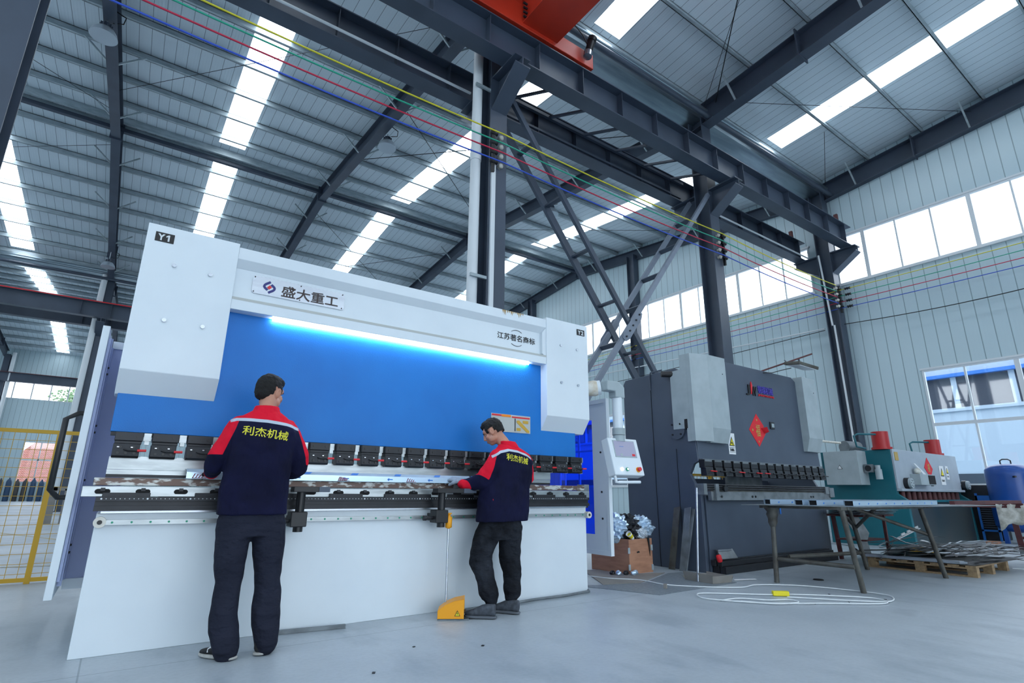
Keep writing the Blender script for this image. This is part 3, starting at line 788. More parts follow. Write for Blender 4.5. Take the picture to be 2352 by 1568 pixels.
# die bed with slots
bx = P(MB().box(-.17, 4.19, YF-.03, YF+.09, .942, 1.008), 'die_bed', 'steel', bevel=.003)
P(MB().box(-.12, 4.13, YF-.02, YF+.08, 1.012, 1.062), 'die', 'worn_die', bevel=.004)
P(MB().box(4.13, 4.2, YF-.02, YF+.1, .93, 1.075), 'end_stop', 'cast_grey', bevel=.004)
for i in range(20):
    x = -.062+i*.2178
    m = MB().prism([(x+.038*math.copysign(1, math.cos(a))*(.62)+.018*math.cos(a), .975+.016*math.sin(a)) for a in [2*PI*k/16+.01 for k in range(16)]], 'y', YF-.033, YF-.028)
    sl = P(m, 'slot', 'dark_gap', bx)
    P(MB().box(x-.012, x+.012, YF-.04, YF-.03, .972, .996), 'slot_screw', 'black_steel', sl) if False else None
    MB().box(x-.012, x+.012, YF-.042, YF-.03, .978, .998).build('slot_screw', 'black_steel', bx)
for a, b in ((-.06, .2), (.46, .72), (.93, 1.19), (1.39, 1.66), (1.85, 2.28), (2.45, 2.72), (2.95, 3.2), (3.42, 3.7), (3.85, 4.13)):
    P(MB().box(a, b, YF-.05, YF-.02, .935, .968), 'clamp_bar', 'black_steel', bevel=.003)
# guide rail below the bed
gr = P(MB().bar((-.02, YF-.02, .784), (4.13, YF-.02, .766), .04, .03), 'guide_rail', 'steel')
m0 = None
for i in range(40):
    x = .02+i*.104; z = .784-(x+.02)/4.15*.018
    m = MB().cyl((0, -.004, 0), (0, 0, 0), .007, 8)
    if m0 is None: m0 = m.build('rail_plug', 'green_plastic', gr, off=None); m0.location = Vector((x, YF-.04, z))-rootloc(gr); m0.data.transform(Matrix.Translation(rootloc(gr)))
    else:
        c = m0.copy(); C.objects.link(c); c.location = Vector((x, YF-.04, z))-rootloc(gr)
for x, z in ((-.045, .786), (4.165, .764)):
    q = P(MB().cyl((x, YF-.05, z), (x, YF, z), .034, 20), 'end_roller', 'porcelain')
    MB().cyl((x, YF-.053, z), (x, YF-.049, z), .014, 12).build('roller_bolt', 'black', q)
# ram, upper tooling
P(MB().box(-.09, 4.13, 4.60, 4.68, 1.37, 2.8), 'ram', 'ram_blue', bevel=.003)
P(MB().box(-.085, 4.12, 4.62, 4.67, 1.345, 1.369), 'ram_edge', 'black_steel')
pun = P(MB().box(-.065, 3.72, 4.545, 4.575, 1.118, 1.2).box(-.065, 3.72, 4.55, 4.572, 1.086, 1.116), 'punch_bar', 'steel')
P(MB().box(-.065, 3.72, 4.553, 4.568, 1.066, 1.086), 'punch_tip', 'black_steel', pun)
ck = None
def clamp(x):
    c = MB().prism([(4.50, 1.305), (4.50, 1.362), (4.62, 1.362), (4.62, 1.305)], 'x', x, x+.158)
    c.prism([(4.515, 1.285), (4.515, 1.305), (4.6, 1.305), (4.6, 1.285)], 'x', x+.004, x+.154)
    c.prism([(4.485, 1.205), (4.50, 1.285), (4.60, 1.285), (4.60, 1.192), (4.5, 1.192)], 'x', x, x+.15)
    o = P(c, 'punch_clamp', 'black_steel', bevel=.003)
    for dx, z, yy in ((.03, 1.335, 4.5), (.125, 1.335, 4.5), (.03, 1.222, 4.486), (.075, 1.222, 4.486), (.122, 1.222, 4.486), (.04, 1.262, 4.494), (.115, 1.262, 4.494)):
        MB().cyl((x+dx, yy-.004, z), (x+dx, yy+.003, z), .009, 10).build('clamp_screw', 'black', o)
    MB().box(x+.022, x+.034, 4.486, 4.492, 1.258, 1.264).box(x+.098, x+.11, 4.486, 4.492, 1.258, 1.264).build('clamp_key', 'stainless', o)
    MB().tube([(x+.06, 4.482, 1.248), (x+.085, 4.478, 1.24), (x+.14, 4.472, 1.24)], .005, 8).build('lever_arm', 'black', o)
    MB().tube([(x+.137, 4.472, 1.24), (x+.188, 4.470, 1.241)], .0085, 10).build('lever', 'red_plastic', o)
    MB().box(x+.162, x+.205, 4.54, 4.6, 1.31, 1.362).box(x+.17, x+.197, 4.545, 4.6, 1.285, 1.31).box(x+.163, x+.204, 4.55, 4.58, 1.19, 1.205).build('spacer_block', 'steel', o)
for i in range(20): clamp(-.056+.2122*i)
# covers with sloped lower edge
def cover(x0, x1, name, label, lx):
    c = MB().prism([(YF, 2.885), (YF, 1.785), (4.605, 1.625), (4.75, 1.625), (4.75, 2.885)], 'x', x0, x1)
    o = P(c, name, 'white_paint', bevel=.004)
    MB().box(lx-.06, lx+.06, YF-.004, YF-.0005, 2.755, 2.828).build('sticker', 'ink', o, .002)
    lt = text(MB(), 'Y', .06, front(lx-.022, YF-.0045, 2.79), .0008, .04, fit=(.045, .05))
    if label == 'Y1': lt.prism([(lx+.020, 2.765), (lx+.031, 2.765), (lx+.031, 2.815), (lx+.022, 2.815), (lx+.008, 2.804), (lx+.008, 2.794), (lx+.020, 2.801)], 'y', YF-.0053, YF-.0037)
    else: text(lt, '2', .06, front(lx+.024, YF-.0045, 2.79), .0008, .03, fit=(.036, .05))
    lt.build('letters', 'pvc', o)
    for fx, z in ((.33, 2.59), (.72, 2.575), (.33, 2.165), (.73, 2.16)):
        x = x0+(x1-x0)*fx; MB().cyl((x, YF-.014, z), (x, YF, z), .0145, 12).build('cover_bolt', 'stainless', o)
    return o
cover(-.11, .503, 'side_cover', 'Y1', .002)
cover(3.64, 4.255, 'side_cover', 'Y2', 4.148)
# header with recessed fascia
h = MB().prism([(4.50, 2.86), (4.50, 2.765), (4.55, 2.70), (4.8, 2.70), (4.8, 2.86)], 'x', .503, 3.64)
h.prism([(4.50, 2.345), (4.50, 2.43), (4.8, 2.43), (4.8, 2.345)], 'x', .503, 3.64)
hd = P(h, 'header', 'white_paint', bevel=.003)
P(MB().box(.503, 3.64, 4.55, 4.59, 2.43, 2.70), 'fascia', 'white_paint', hd)
P(MB().box(.505, 3.638, 4.4985, 4.55, 2.424, 2.445), 'gasket', 'recess', hd)
P(MB().prism([(3.640, 2.43), (3.640, 2.765), (3.59, 2.70), (3.59, 2.46)], 'y', 4.505, 4.56), 'fascia_end', 'white_paint', hd)
# name plate with emblem and lettering
px, pz = 1.012, 2.595
npl = P(MB().prism([(px+sx*(.375-.02+.02*math.cos(a)), pz+sz*(.076-.02+.02*math.sin(a))) for sx, sz, a in
      [(1, 1, 0), (1, 1, PI/4), (1, 1, PI/2), (-1, 1, PI/2), (-1, 1, PI/4), (-1, 1, 0), (-1, -1, 0), (-1, -1, PI/4), (-1, -1, PI/2), (1, -1, PI/2), (1, -1, PI/4), (1, -1, 0)]], 'y', 4.541, 4.549), 'name_plate', 'stainless', hd)
cx_, cz_ = px-.245, pz-.005
def strip(pts, w_):
    L_, R_ = [], []
    for i, p in enumerate(pts):
        a = Vector(pts[max(i-1, 0)]); b = Vector(pts[min(i+1, len(pts)-1)]); t_ = (b-a).normalized(); n_ = Vector((-t_.y, t_.x))
        L_.append(tuple(Vector(p)+n_*w_/2)); R_.append(tuple(Vector(p)-n_*w_/2))
    return L_, R_
def strip_mesh(mb, pts, w_, y0, y1):
    L_, R_ = strip(pts, w_)
    for i in range(len(pts)-1): mb.prism([L_[i], L_[i+1], R_[i+1], R_[i]], 'y', y0, y1)
m = MB()
for f in (1, -1):
    path = [(.10, 1.0), (-.2, .78), (-.58, .52), (-.80, .28), (-.86, .04), (-.74, -.18), (-.5, -.36), (-.25, -.55)]
    strip_mesh(m, [(cx_+f*x*.047, cz_+f*z*.047) for x, z in path], .019, 4.538+.0002*f, 4.541)
m.build('emblem_hooks', 'logo_blue', npl)
MB().prism([(cx_+.0, cz_+.019), (cx_+.019, cz_+.003), (cx_+.0, cz_-.019), (cx_-.019, cz_-.003)], 'y', 4.537, 4.5405).build('emblem_diamond', 'logo_red', npl)
text(MB(), '盛大重工', .1, front(px+.085, 4.539, pz-.012), .0015, .013, fit=(.47, .10)).build('letters', 'text_brown', npl)
for sx in (-.36, 0, .355):
    for sz in (-.062, .062): MB().cyl((px+sx, 4.536, pz+sz), (px+sx, 4.541, pz+sz), .005, 8).build('plate_rivet', 'black', npl)
# trademark line with two arcs
t_ = P(text(MB(), '江苏著名商标', .08, front(3.27, 4.547, 2.588), .001, .01, fit=(.50, .072)), 'trademark_letters', 'ink', hd)
m = MB()
for s in (1, -1):
    strip_mesh(m, [(3.27+.105*math.cos(R(a)), 2.588+s*.088*math.sin(R(a))) for a in range(50, 131, 8)], .005, 4.546, 4.549)
m.build('trademark_arcs', 'ink', hd)
m = MB()
for i in range(14):
    x = 3.05+i*.021+rnd.uniform(-.006, .006); l = rnd.uniform(.012, .055)
    m.prism([(x-.008, 2.858), (x+.008, 2.858), (x+.002, 2.858-l)], 'y', 4.497, 4.4995)
m.build('rust_streak', mat('rust_streak', '#B89A6A', .8), hd)
# lamp strip under the header
lp = P(MB().box(.8, 3.47, 4.565, 4.6, 2.352, 2.372), 'lamp_housing', 'white_paint')
MB().cyl((.83, 4.575, 2.337), (3.45, 4.575, 2.337), .013, 12).build('lamp_tube', 'led', lp)
# instruction plate on the ram
ip = P(MB().box(2.995, 3.49, 4.592, 4.599, 1.585, 1.765), 'instruction_plate', 'recess')
MB().box(3.0, 3.115, 4.589, 4.592, 1.742, 1.76).box(3.25, 3.48, 4.589, 4.592, 1.735, 1.75).build('red_band', 'logo_red', ip)
MB().box(3.12, 3.235, 4.588, 4.592, 1.738, 1.762).build('orange_band', 'orange_plate', ip)
MB().box(3.0, 3.1, 4.589, 4.592, 1.68, 1.70).box(3.285, 3.295, 4.589, 4.592, 1.6, 1.73).box(3.0, 3.02, 4.589, 4.592, 1.6, 1.68).build('black_print', 'ink', ip)
MB().prism([(3.31, 1.71), (3.34, 1.715), (3.475, 1.61), (3.47, 1.592), (3.44, 1.595), (3.31, 1.69)], 'y', 4.588, 4.591).box(3.39, 3.46, 4.588, 4.591, 1.685, 1.715).box(3.31, 3.36, 4.588, 4.591, 1.605, 1.635).build('yellow_pictogram', mat('yellow_print_plate', '#C9A13A', .6), ip)
# C frames and bed plate behind
for x in (-.02, 4.08):
    P(MB().prism([(4.7, .84), (4.7, 1.0), (5.3, 1.05), (5.35, 1.5), (4.8, 1.9), (4.8, 2.82), (6.1, 2.82), (6.1, .0), (4.6, 0), (4.6, .84)], 'x', x, x+.05), 'side_frame', 'violet')
P(MB().box(.03, 4.08, 4.62, 4.7, 0, .93), 'bed_plate', 'white_paint')
P(MB().box(.3, 3.9, 5.35, 5.42, .8, .98), 'backgauge_beam', 'cast_grey')
P(MB().box(3.78, 4.02, 5.2, 5.4, .98, 1.28).box(3.6, 3.75, 5.2, 5.35, .98, 1.25), 'backgauge_finger', 'stainless')
P(MB().box(4.2, 4.34, 4.72, 4.9, .55, .94).box(4.18, 4.3, 4.6, 4.75, .83, .95), 'side_cylinder', 'black', bevel=.006)
P(MB().box(4.22, 4.3, 4.74, 4.82, .94, .99), 'cylinder_head', 'stainless')
# rear guard doors on each side (hung clear of the floor)
gd = P(MB().box(-.26, -.215, 4.78, 6.3, .3, 2.135), 'guard_door', 'white_paint', bevel=.003)
MB().box(-.214, -.198, 4.84, 6.25, .4, 2.06).build('door_lining', 'violet', gd)
MB().box(-.2135, -.190, 5.28, 5.33, .36, 2.08).box(-.2135, -.19, 4.95, 4.98, .36, 2.08).build('door_rib', 'violet', gd)
MB().tube([(-.262, 5.05, 1.52), (-.30, 5.05, 1.52), (-.365, 5.0, 1.47), (-.365, 5.0, .98), (-.32, 5.05, .93), (-.262, 5.05, .93)], .019, 10).build('door_handle', 'black', gd)
for z in (.55, .60, 1.0, 1.05, 1.4, 1.45, 1.85, 1.9):
    MB().cyl((-.198, 5.2, z), (-.188, 5.2, z), .008, 8).build('hinge_bolt', 'black_steel', gd)
rg = P(MB().box(-.2, -.02, 5.33, 5.36, .36, 2.08), 'rear_guard', 'violet')
MB().box(-.2, -.02, 5.31, 5.37, .29, .36).box(-.2, -.02, 5.31, 5.37, 2.08, 2.14).build('guard_trim', 'white_paint', rg)
XD = 4.69
d = MB()
y0, y1, z0, z1 = 4.66, 6.4, .30, 2.10
d.box(XD, XD+.05, y0, y0+.04, z0, z1).box(XD, XD+.05, y1-.04, y1, z0, z1).box(XD, XD+.05, y0+.04, y1-.04, z1-.05, z1).box(XD, XD+.05, y0+.04, y1-.04, z0, z0+.05)
d.box(XD+.015, XD+.035, y0+.04, y0+.27, z0+.05, z1-.05).box(XD+.015, XD+.035, y0+.27, y1-.04, 1.86, z1-.05).box(XD+.015, XD+.035, y0+.27, y1-.04, z0+.05, .52)
dr = P(d, 'guard_door', 'white_paint')
MB().box(XD+.02, XD+.026, y0+.27, y1-.04, .52, 1.86).build('tinted_window', 'blue_acrylic', dr)
for z in (.7, 1.0, 1.46): MB().cyl((XD+.008, y0+.13, z), (XD+.016, y0+.13, z), .012, 10).build('door_screw', 'ink', dr)
# swivel arm with the control box
ar = P(MB().cyl((4.15, 4.75, 2.13), (4.45, 4.5, 2.18), .085, 20).cyl((4.14, 4.78, 2.13), (4.2, 4.7, 2.14), .1, 20), 'pendant_arm', 'white_paint')
MB().lathe((4.33, 4.6, 2.16), [(.088, -.1), (.094, -.04), (.09, .03), (.095, .09), (.087, .12)], 16, (.3, -.25, .05)).build('film_wrap', 'tarnish_wrap', ar)
MB().prism([(4.43, 2.13), (4.43, 2.245), (4.62, 2.25), (4.71, 2.19), (4.71, 2.06), (4.56, 2.06), (4.56, 2.13)], 'y', 4.36, 4.48).build('elbow', 'cover_grey', ar, .012)
MB().cyl((4.635, 4.42, 1.68), (4.635, 4.42, 2.07), .058, 20).build('drop_tube', 'white_paint', ar)
MB().cyl((4.64, 4.42, 1.56), (4.64, 4.42, 1.63), .068, 20).cyl((4.64, 4.42, 1.635), (4.64, 4.42, 1.71), .074, 20).build('swivel_collar', 'cover_grey', ar)
bx = Matrix.Translation((4.675, 4.37, 1.385)) @ Matrix.Rotation(R(-3), 4, 'Z') @ Matrix.Rotation(R(-15), 4, 'X')
def lb(x0, x1, y0, y1, z0, z1): return MB().box(x0, x1, y0, y1, z0, z1).xf(bx)
cb = P(lb(-.225, .225, -.02, .1, -.215, .215), 'control_box', 'white_paint', ar, .012)
sc = lb(-.165, .165, -.026, -.019, -.01, .185).build('screen_frame', 'cover_grey', cb)
lb(-.155, .155, -.028, -.0255, 0, .176).build('screen', 'screen', cb)
lb(.09, .135, -.030, -.0275, .004, .03).build('red_key', 'logo_red', cb)
lb(-.09, -.055, -.030, -.0275, .004, .03).build('grey_key', 'cover_grey', cb)
lb(-.08, -.02, -.030, -.0275, .11, .114).build('screen_text', 'print_blue', cb)
def lc(x, z, r, y0, y1): return MB().cyl((x, y0, z), (x, y1, z), r, 18).xf(bx)
lc(-.115, -.15, .019, -.036, -.02).build('white_button', 'lamp_white_on', cb)
q = lc(-.035, -.15, .02, -.036, -.02).build('green_button', 'green_plastic', cb); lc(-.035, -.15, .011, -.039, -.036).build('button_cap', 'lamp_white_on', q)
q = lc(.135, -.15, .03, -.03, -.02).build('yellow_collar', 'yellow_box', cb); lc(.135, -.15, .022, -.06, -.03).build('stop_button', 'red_plastic', q)
MB().tube([(-.2, .02, -.21), (-.2, .02, -.285), (-.18, .0, -.29), (.12, -.02, -.29)], .016, 10).xf(bx).build('handle', 'white_paint', cb)
# front support arms sliding on the rail
def support(x, w_):
    s = P(MB().cyl((x+.02, 4.3, .79), (x+.02, 4.3, .985), .032, 16), 'support_arm', 'black')
    MB().box(x-.045, x+.07, 4.26, 4.38, .735, .84).build('slide_block', 'black', s, .006)
    MB().cyl((x+.02, 4.3, .7), (x+.02, 4.3, .735), .034, 14).build('lock_nut', 'black', s)
    MB().cyl((x-.1, 4.33, .775), (x-.04, 4.33, .775), .014, 10).cyl((x-.105, 4.33, .775), (x-.13, 4.33, .775), .022, 10).build('knob', 'black', s)
    MB().box(x-.05, x+w_*.62, 4.24, 4.34, .98, 1.018).box(x+w_*.62, x+w_, 4.24, 4.34, .98, 1.018).build('rest_plate', 'black', s, .003)
    MB().box(x+w_*.62, x+w_+.001, 4.238, 4.24, .98, 1.018).build('plate_end', 'grey_m2', s)
    MB().box(x-.03, x+.06, 4.38, 4.46, .75, .81).build('rail_shoe', 'black_steel', s)
support(1.115, .21)
support(2.29, .33)

# ---- the bent sheet being folded
bs = thing('bent_sheet', (1.5, 4.44, 1.063), 'long film covered bent steel profile lying on the die of the white press brake', 'sheet metal')
MB().prism([(4.405, 1.064), (4.405, 1.108), (4.44, 1.13), (4.53, 1.133), (4.53, 1.127), (4.44, 1.124), (4.411, 1.104), (4.411, 1.068), (4.53, 1.068), (4.53, 1.064)], 'x', .385, 2.66).build('profile', 'film', bs)
m = MB(); mr = MB()
for i in range(6):
    x = .72+i*.375
    m.prism([(x, 1.084), (x+.018, 1.098), (x+.018, 1.089), (x+.05, 1.089), (x+.05, 1.081), (x+.018, 1.081), (x+.018, 1.072)], 'y', 4.4035, 4.4045)
    for k in range(4): m.add([(x+.06+k*.014, 4.41, 1.1115), (x+.072+k*.014, 4.41, 1.1115), (x+.10+k*.014, 4.437, 1.1285), (x+.088+k*.014, 4.437, 1.1285)], [(0, 1, 2, 3)])
for i, x in enumerate((.42, 1.43, 1.44, 2.02)):
    for k in range(4): mr.prism([(x+k*.018, 1.066), (x+.006+k*.018, 1.066), (x+.02+k*.018, 1.098-.004*k), (x+.013+k*.018, 1.098-.004*k)], 'y', 4.403, 4.4042)
    mr.prism([(x, 1.066), (x+.09, 1.066), (x+.086, 1.07), (x, 1.07)], 'y', 4.403, 4.4042)
for v in m.v:
    if v.y > 4.405: v.z += .0012
m.build('blue_print', 'print_blue', bs); mr.build('red_print', 'print_red', bs)

# ---- foot pedal with its pole and hanging box
fp = thing('foot_pedal', (2.4, 4.2, 0), 'yellow foot pedal switch on the floor under the second worker', 'foot pedal')
m = Matrix.Translation((2.415, 4.2, .0)) @ Matrix.Rotation(R(-32), 4, 'Z')
def ps(pts, x0, x1): return MB().prism(pts, 'y', x0, x1).xf(m)
side = [(-.13, .015), (-.13, .075), (-.07, .118), (.0, .145), (.08, .16), (.08, .015)]
q = ps(side, -.09, -.085); r_ = ps(side, .085, .09)
top = MB()
tp = [(-.13, .015), (-.13, .075), (-.07, .118), (.0, .145), (.08, .16)]
for a, b in zip(tp, tp[1:]):
    top.add([(a[0], -.09, a[1]), (b[0], -.09, b[1]), (b[0], .09, b[1]), (a[0], .09, a[1]), (a[0], -.09, a[1]-.006), (b[0], -.09, b[1]-.006), (b[0], .09, b[1]-.006), (a[0], .09, a[1]-.006)],
            [(0, 1, 2, 3), (4, 7, 6, 5), (0, 4, 5, 1), (2, 6, 7, 3), (0, 3, 7, 4), (1, 5, 6, 2)])
top.xf(m); q.add(r_.v, r_.f); q.add(top.v, top.f)
hs = q.build('hood', 'yellow_box', fp, .002)
MB().box(-.13, .12, -.085, .085, .0, .012).xf(m).build('base_plate', 'cast_grey', fp)
MB().obox((.03, 0, .045), (.13, .1, .012), (0, R(-10), 0)).xf(m).build('treadle', 'black', fp)
MB().prism([(.005, .035), (.052, .035), (.028, .078)], 'y', -.0925, -.0905).xf(m).build('warning_triangle', 'ink', hs)
MB().prism([(.011, .0385), (.046, .0385), (.0285, .0705)], 'y', -.0935, -.0925).xf(m).build('triangle_fill', 'yellow_sticker', hs)
MB().prism([(.030, .067), (.022, .052), (.029, .054), (.024, .041), (.035, .057), (.028, .056)], 'y', -.0942, -.0935).xf(m).build('lightning_bolt', 'ink', hs)
MB().cyl((2.36, 4.25, .12), (2.385, 4.3, .70), .008, 10).build('pole', 'stainless', fp)
q = MB().lathe((2.386, 4.3, .685), [(.008, 0), (.03, .012), (.03, .095), (.016, .1), (.016, .118), (.026, .12), (.026, .13), (0, .13)], 14).build('hand_grip', 'yellow_box', fp)
# ---- flexible conduit, strip and debris along the foot of the machine
solo(MB().tube([(4.2, 4.9, .02), (4.2, 4.55, .02), (4.13, 4.44, .02), (3.8, 4.40, .018), (3.4, 4.40, .018), (3.05, 4.36, .018), (2.85, 4.38, .018), (2.7, 4.36, .018), (2.55, 4.33, .018)], .013, 8)
     .tube([(3.0, 4.40, .016), (3.08, 4.32, .016), (3.05, 4.24, .016), (2.9, 4.22, .016), (2.75, 4.25, .016)], .011, 8),
     'flexible_conduit', 'cast_grey', 'grey metal hose lying along the foot of the white press brake', 'hose')
solo(MB().obox((1.33, 4.41, .014), (.5, .03, .025), (0, 0, R(-9))), 'steel_strip', 'cast_grey', 'grey flat bar on the floor between the worker and machine base', 'steel bar')
# ================================================================ slate grey press brake
g = thing('press_brake', (8.1, 5.3, 0), 'slate grey press brake with pale covers and a red diamond paper', 'press brake')
def G(mb, name, m, parent=g, bevel=0.0): return mb.build(name, m, parent, bevel)
prof = [(5.98, 0), (5.98, 2.66), (5.93, 2.73), (4.95, 2.76), (4.84, 2.70), (4.84, 1.86), (4.70, 1.82), (4.68, 1.42), (4.76, 1.38), (4.83, 1.25), (4.76, 1.12), (4.68, 1.08), (4.68, .0)]
sf = G(MB().prism(prof, 'x', 6.43, 6.49), 'side_frame', 'grey_m2', bevel=.006)
G(MB().prism(prof, 'x', 9.74, 9.80), 'side_frame', 'grey_m2', bevel=.006)
MB().cyl((6.405, 4.98, 1.87), (6.43, 4.98, 1.87), .14, 28).build('round_cover', 'grey_m2', sf)
for a in range(4):
    yy, zz = 4.98+.1*math.cos(PI/4+a*PI/2), 1.87+.1*math.sin(PI/4+a*PI/2)
    MB().cyl((6.395, yy, zz), (6.405, yy, zz), .014, 8).build('cover_bolt', 'black', sf)
MB().cyl((6.3, 5.1, 2.68), (6.43, 5.0, 2.68), .04, 10, .05).build('lifting_stub', 'black', sf)
MB().box(6.422, 6.43, 5.42, 5.425, 0, 2.7).box(6.422, 6.43, 5.02, 5.024, 0, 1.6).build('weld_seam', 'black_steel', sf)
MB().tube([(6.42, 5.42, 2.5), (6.41, 5.42, 2.7), (6.42, 5.4, 2.77), (6.44, 5.2, 2.78)], .012, 6).build('hose', 'grey_m2', sf)
G(MB().prism([(6.445, 1.45), (6.445, 1.86), (6.6, 2.93), (9.2, 2.93), (9.32, 2.86), (9.74, 2.86), (9.78, 1.45)], 'y', 4.68, 4.75), 'ram', 'grey_m2', bevel=.004)
G(MB().box(6.49, 9.74, 4.78, 4.84, 0, .97), 'bed_plate', 'grey_m2')
G(MB().box(6.5, 9.74, 4.66, 4.70, 0, .97), 'front_apron', 'grey_m2', bevel=.004)
G(MB().box(6.5, 9.7, 5.6, 5.66, .4, 1.22), 'rear_beam', 'grey_m2')
G(MB().box(8.0, 9.0, 5.3, 5.34, 1.08, 1.3), 'backgauge_plate', 'cast_grey')
G(MB().box(6.47, 9.76, 4.63, 4.68, 1.40, 1.45), 'ram_edge_strip', 'cast_grey')
for i in range(15):
    x = 6.47+.222*i; rl = i in (0, 3, 5, 6)
    o = G(MB().box(x, x+.17, 4.60, 4.68, 1.35, 1.415).prism([(4.585, 1.225), (4.6, 1.345), (4.68, 1.345), (4.68, 1.225)], 'x', x+.005, x+.17), 'punch_clamp', 'black_steel', bevel=.003)
    MB().box(x-.02, x-.004, 4.595, 4.68, 1.33, 1.44).build('divider', 'black', o)
    MB().tube([(x+.08, 4.575, 1.29), (x+.21, 4.57, 1.285)], .008, 8).build('lever', 'red_plastic' if rl else 'black', o)
    for dx in (.04, .08, .12): MB().cyl((x+dx, 4.585, 1.255), (x+dx, 4.592, 1.255), .008, 8).build('clamp_screw', 'black', o)
def cover2(x0, x1, zt, zc, zb, side):
    c = MB().prism([(4.555, zt), (4.555, zc), (4.62, zb), (4.72, zb), (4.72, zt)], 'x', x0, x1)
    if side: c.prism([(4.72, zt), (4.83, zt), (4.83, zt-.21), (5.02, zt-.22), (5.02, 1.87), (4.83, 1.87), (4.83, 2.02), (4.72, 2.02)], 'x', x0, x0+.03)
    o = G(c, 'cylinder_cover', 'cover_grey', bevel=.004)
    MB().cyl((x0+.34, 4.55, zt-.25), (x0+.34, 4.555, zt-.25), .008, 8).build('cover_screw', 'ink', o)
    return o
c2_ = cover2(6.40, 7.09, 2.93, 1.88, 1.68, True) if False else cover2(6.66, 7.09, 2.93, 1.88, 1.68, False)
MB().prism([(4.731, 2.93), (4.84, 2.93), (4.84, 2.72), (5.02, 2.71), (5.02, 1.87), (4.83, 1.87), (4.83, 1.98), (4.79, 1.98), (4.79, 1.69), (4.731, 1.69)], 'x', 6.395, 6.42).build('cover_wing', 'cover_grey', c2_)
MB().prism([(6.66, 4.556), (6.395, 4.66), (6.395, 4.73), (6.66, 4.70)], 'z', 1.69, 2.93).build('cover_return', 'cover_grey', c2_)
MB().box(6.392, 6.396, 4.775, 4.825, 1.87, 2.0).build('cover_window', 'ink', c2_)
cover2(9.31, 9.75, 2.94, 1.9, 1.68, False)
# emblem, name and stickers on the ram
lg = G(MB().box(7.77, 8.6, 4.674, 4.68, 2.46, 2.655), 'badge', 'cover_grey') if False else None
m = MB(); text(m, 'J', .2, front(7.825, 4.67, 2.56), .006, .02, fit=(.11, .17), shear=.0); text(m, 'W', .2, front(7.985, 4.67, 2.555), .006, .02, fit=(.14, .15))
lg = G(m, 'emblem_letters', 'ink')
MB().prism([(7.885, 2.50), (7.9, 2.66), (7.915, 2.70), (7.94, 2.64), (7.925, 2.57), (7.905, 2.50)], 'y', 4.66, 4.672).build('emblem_flame', 'logo_red', lg)
G(text(MB(), '锦瑞机械', .14, front(8.32, 4.672, 2.60), .004, .012, fit=(.44, .125)), 'name_letters', 'violet_ink')
G(text(MB(), 'JINRUI MACHINE', .05, front(8.33, 4.672, 2.505), .004, .015, fit=(.46, .04)), 'latin_letters', 'logo_red')
rs = G(MB().prism([(7.745, 1.94), (7.98, 2.2), (8.16, 2.02), (8.13, 1.95), (8.19, 1.90), (7.98, 1.69)], 'y', 4.676, 4.679), 'diamond_paper', 'red_sticker')
text(MB(), '福', .2, front(7.985, 4.674, 1.94, 0), .0008, .01, fit=(.12, .19)).build('blessing_character', 'gold', rs)
MB().cyl((7.84, 4.673, 1.94), (7.84, 4.676, 1.94), .02, 8).cyl((7.975, 4.673, 2.1), (7.975, 4.676, 2.1), .016, 8).cyl((7.98, 4.673, 1.77), (7.98, 4.676, 1.77), .016, 8).build('gold_flower', 'gold', rs)
MB().add([(8.07, 4.675, 1.98), (8.12, 4.60, 2.0), (8.2, 4.62, 1.93), (8.16, 4.675, 1.90), (8.13, 4.64, 1.945)], [(0, 1, 4), (1, 2, 4), (2, 3, 4), (0, 4, 3)]).build('curled_corner', 'red_sticker', rs)
cn = G(MB().box(8.34, 8.46, 4.66, 4.68, 1.99, 2.10), 'counter_box', 'black', bevel=.004)
MB().box(8.365, 8.435, 4.655, 4.66, 2.015, 2.075).build('counter_dial', 'cover_grey', cn)
ws = G(MB().box(7.17, 7.335, 4.675, 4.679, 1.545, 1.85), 'warning_sign', 'paper')
MB().prism([(7.19, 1.665), (7.32, 1.665), (7.255, 1.80)], 'y', 4.672, 4.675).build('triangle_edge', 'ink', ws)
MB().prism([(7.209, 1.676), (7.301, 1.676), (7.255, 1.775)], 'y', 4.670, 4.672).build('triangle_fill', 'yellow_sticker', ws)
MB().cyl((7.25, 4.668, 1.71), (7.25, 4.67, 1.71), .016, 10).cyl((7.268, 4.668, 1.69), (7.268, 4.67, 1.69), .01, 8).build('gear_pictogram', 'ink', ws)
m = MB().box(7.185, 7.32, 4.672, 4.675, 1.64, 1.645).box(7.185, 7.32, 4.672, 4.675, 1.575, 1.58)
text(m, '当心机械伤人', .04, front(7.253, 4.673, 1.61), .001, .01, fit=(.12, .04)).build('sign_letters', 'ink', ws)
# bench with rails
b = G(MB().box(6.50, 9.75, 4.56, 4.62, .905, 1.02), 'die_bench', 'cast_grey', bevel=.004)
for z in (1.05, 1.078, 1.105): MB().cyl((6.33, 4.55, z), (9.72, 4.55, z), .011, 8).build('bench_rail', 'black_steel', b)
MB().box(6.5, 9.72, 4.57, 4.64, 1.02, 1.07).build('die_block', 'old_steel', b)
MB().box(6.55, 6.62, 4.52, 4.62, .905, 1.12).box(6.29, 6.36, 4.52, 4.66, .98, 1.12).box(9.55, 9.66, 4.53, 4.6, 1.0, 1.115).box(9.7, 9.85, 4.54, 4.64, .95, 1.1).build('bench_bracket', 'cast_grey', b)
MB().cyl((6.75, 4.5, 1.06), (6.75, 4.53, 1.06), .045, 10).build('hand_wheel', 'black', b)
for x in (6.66, 6.72, 7.45, 7.53, 9.1, 9.17, 9.74, 9.79): MB().cyl((x, 4.55, .955), (x, 4.56, .955), .016, 10).build('bench_bolt', 'black', b)
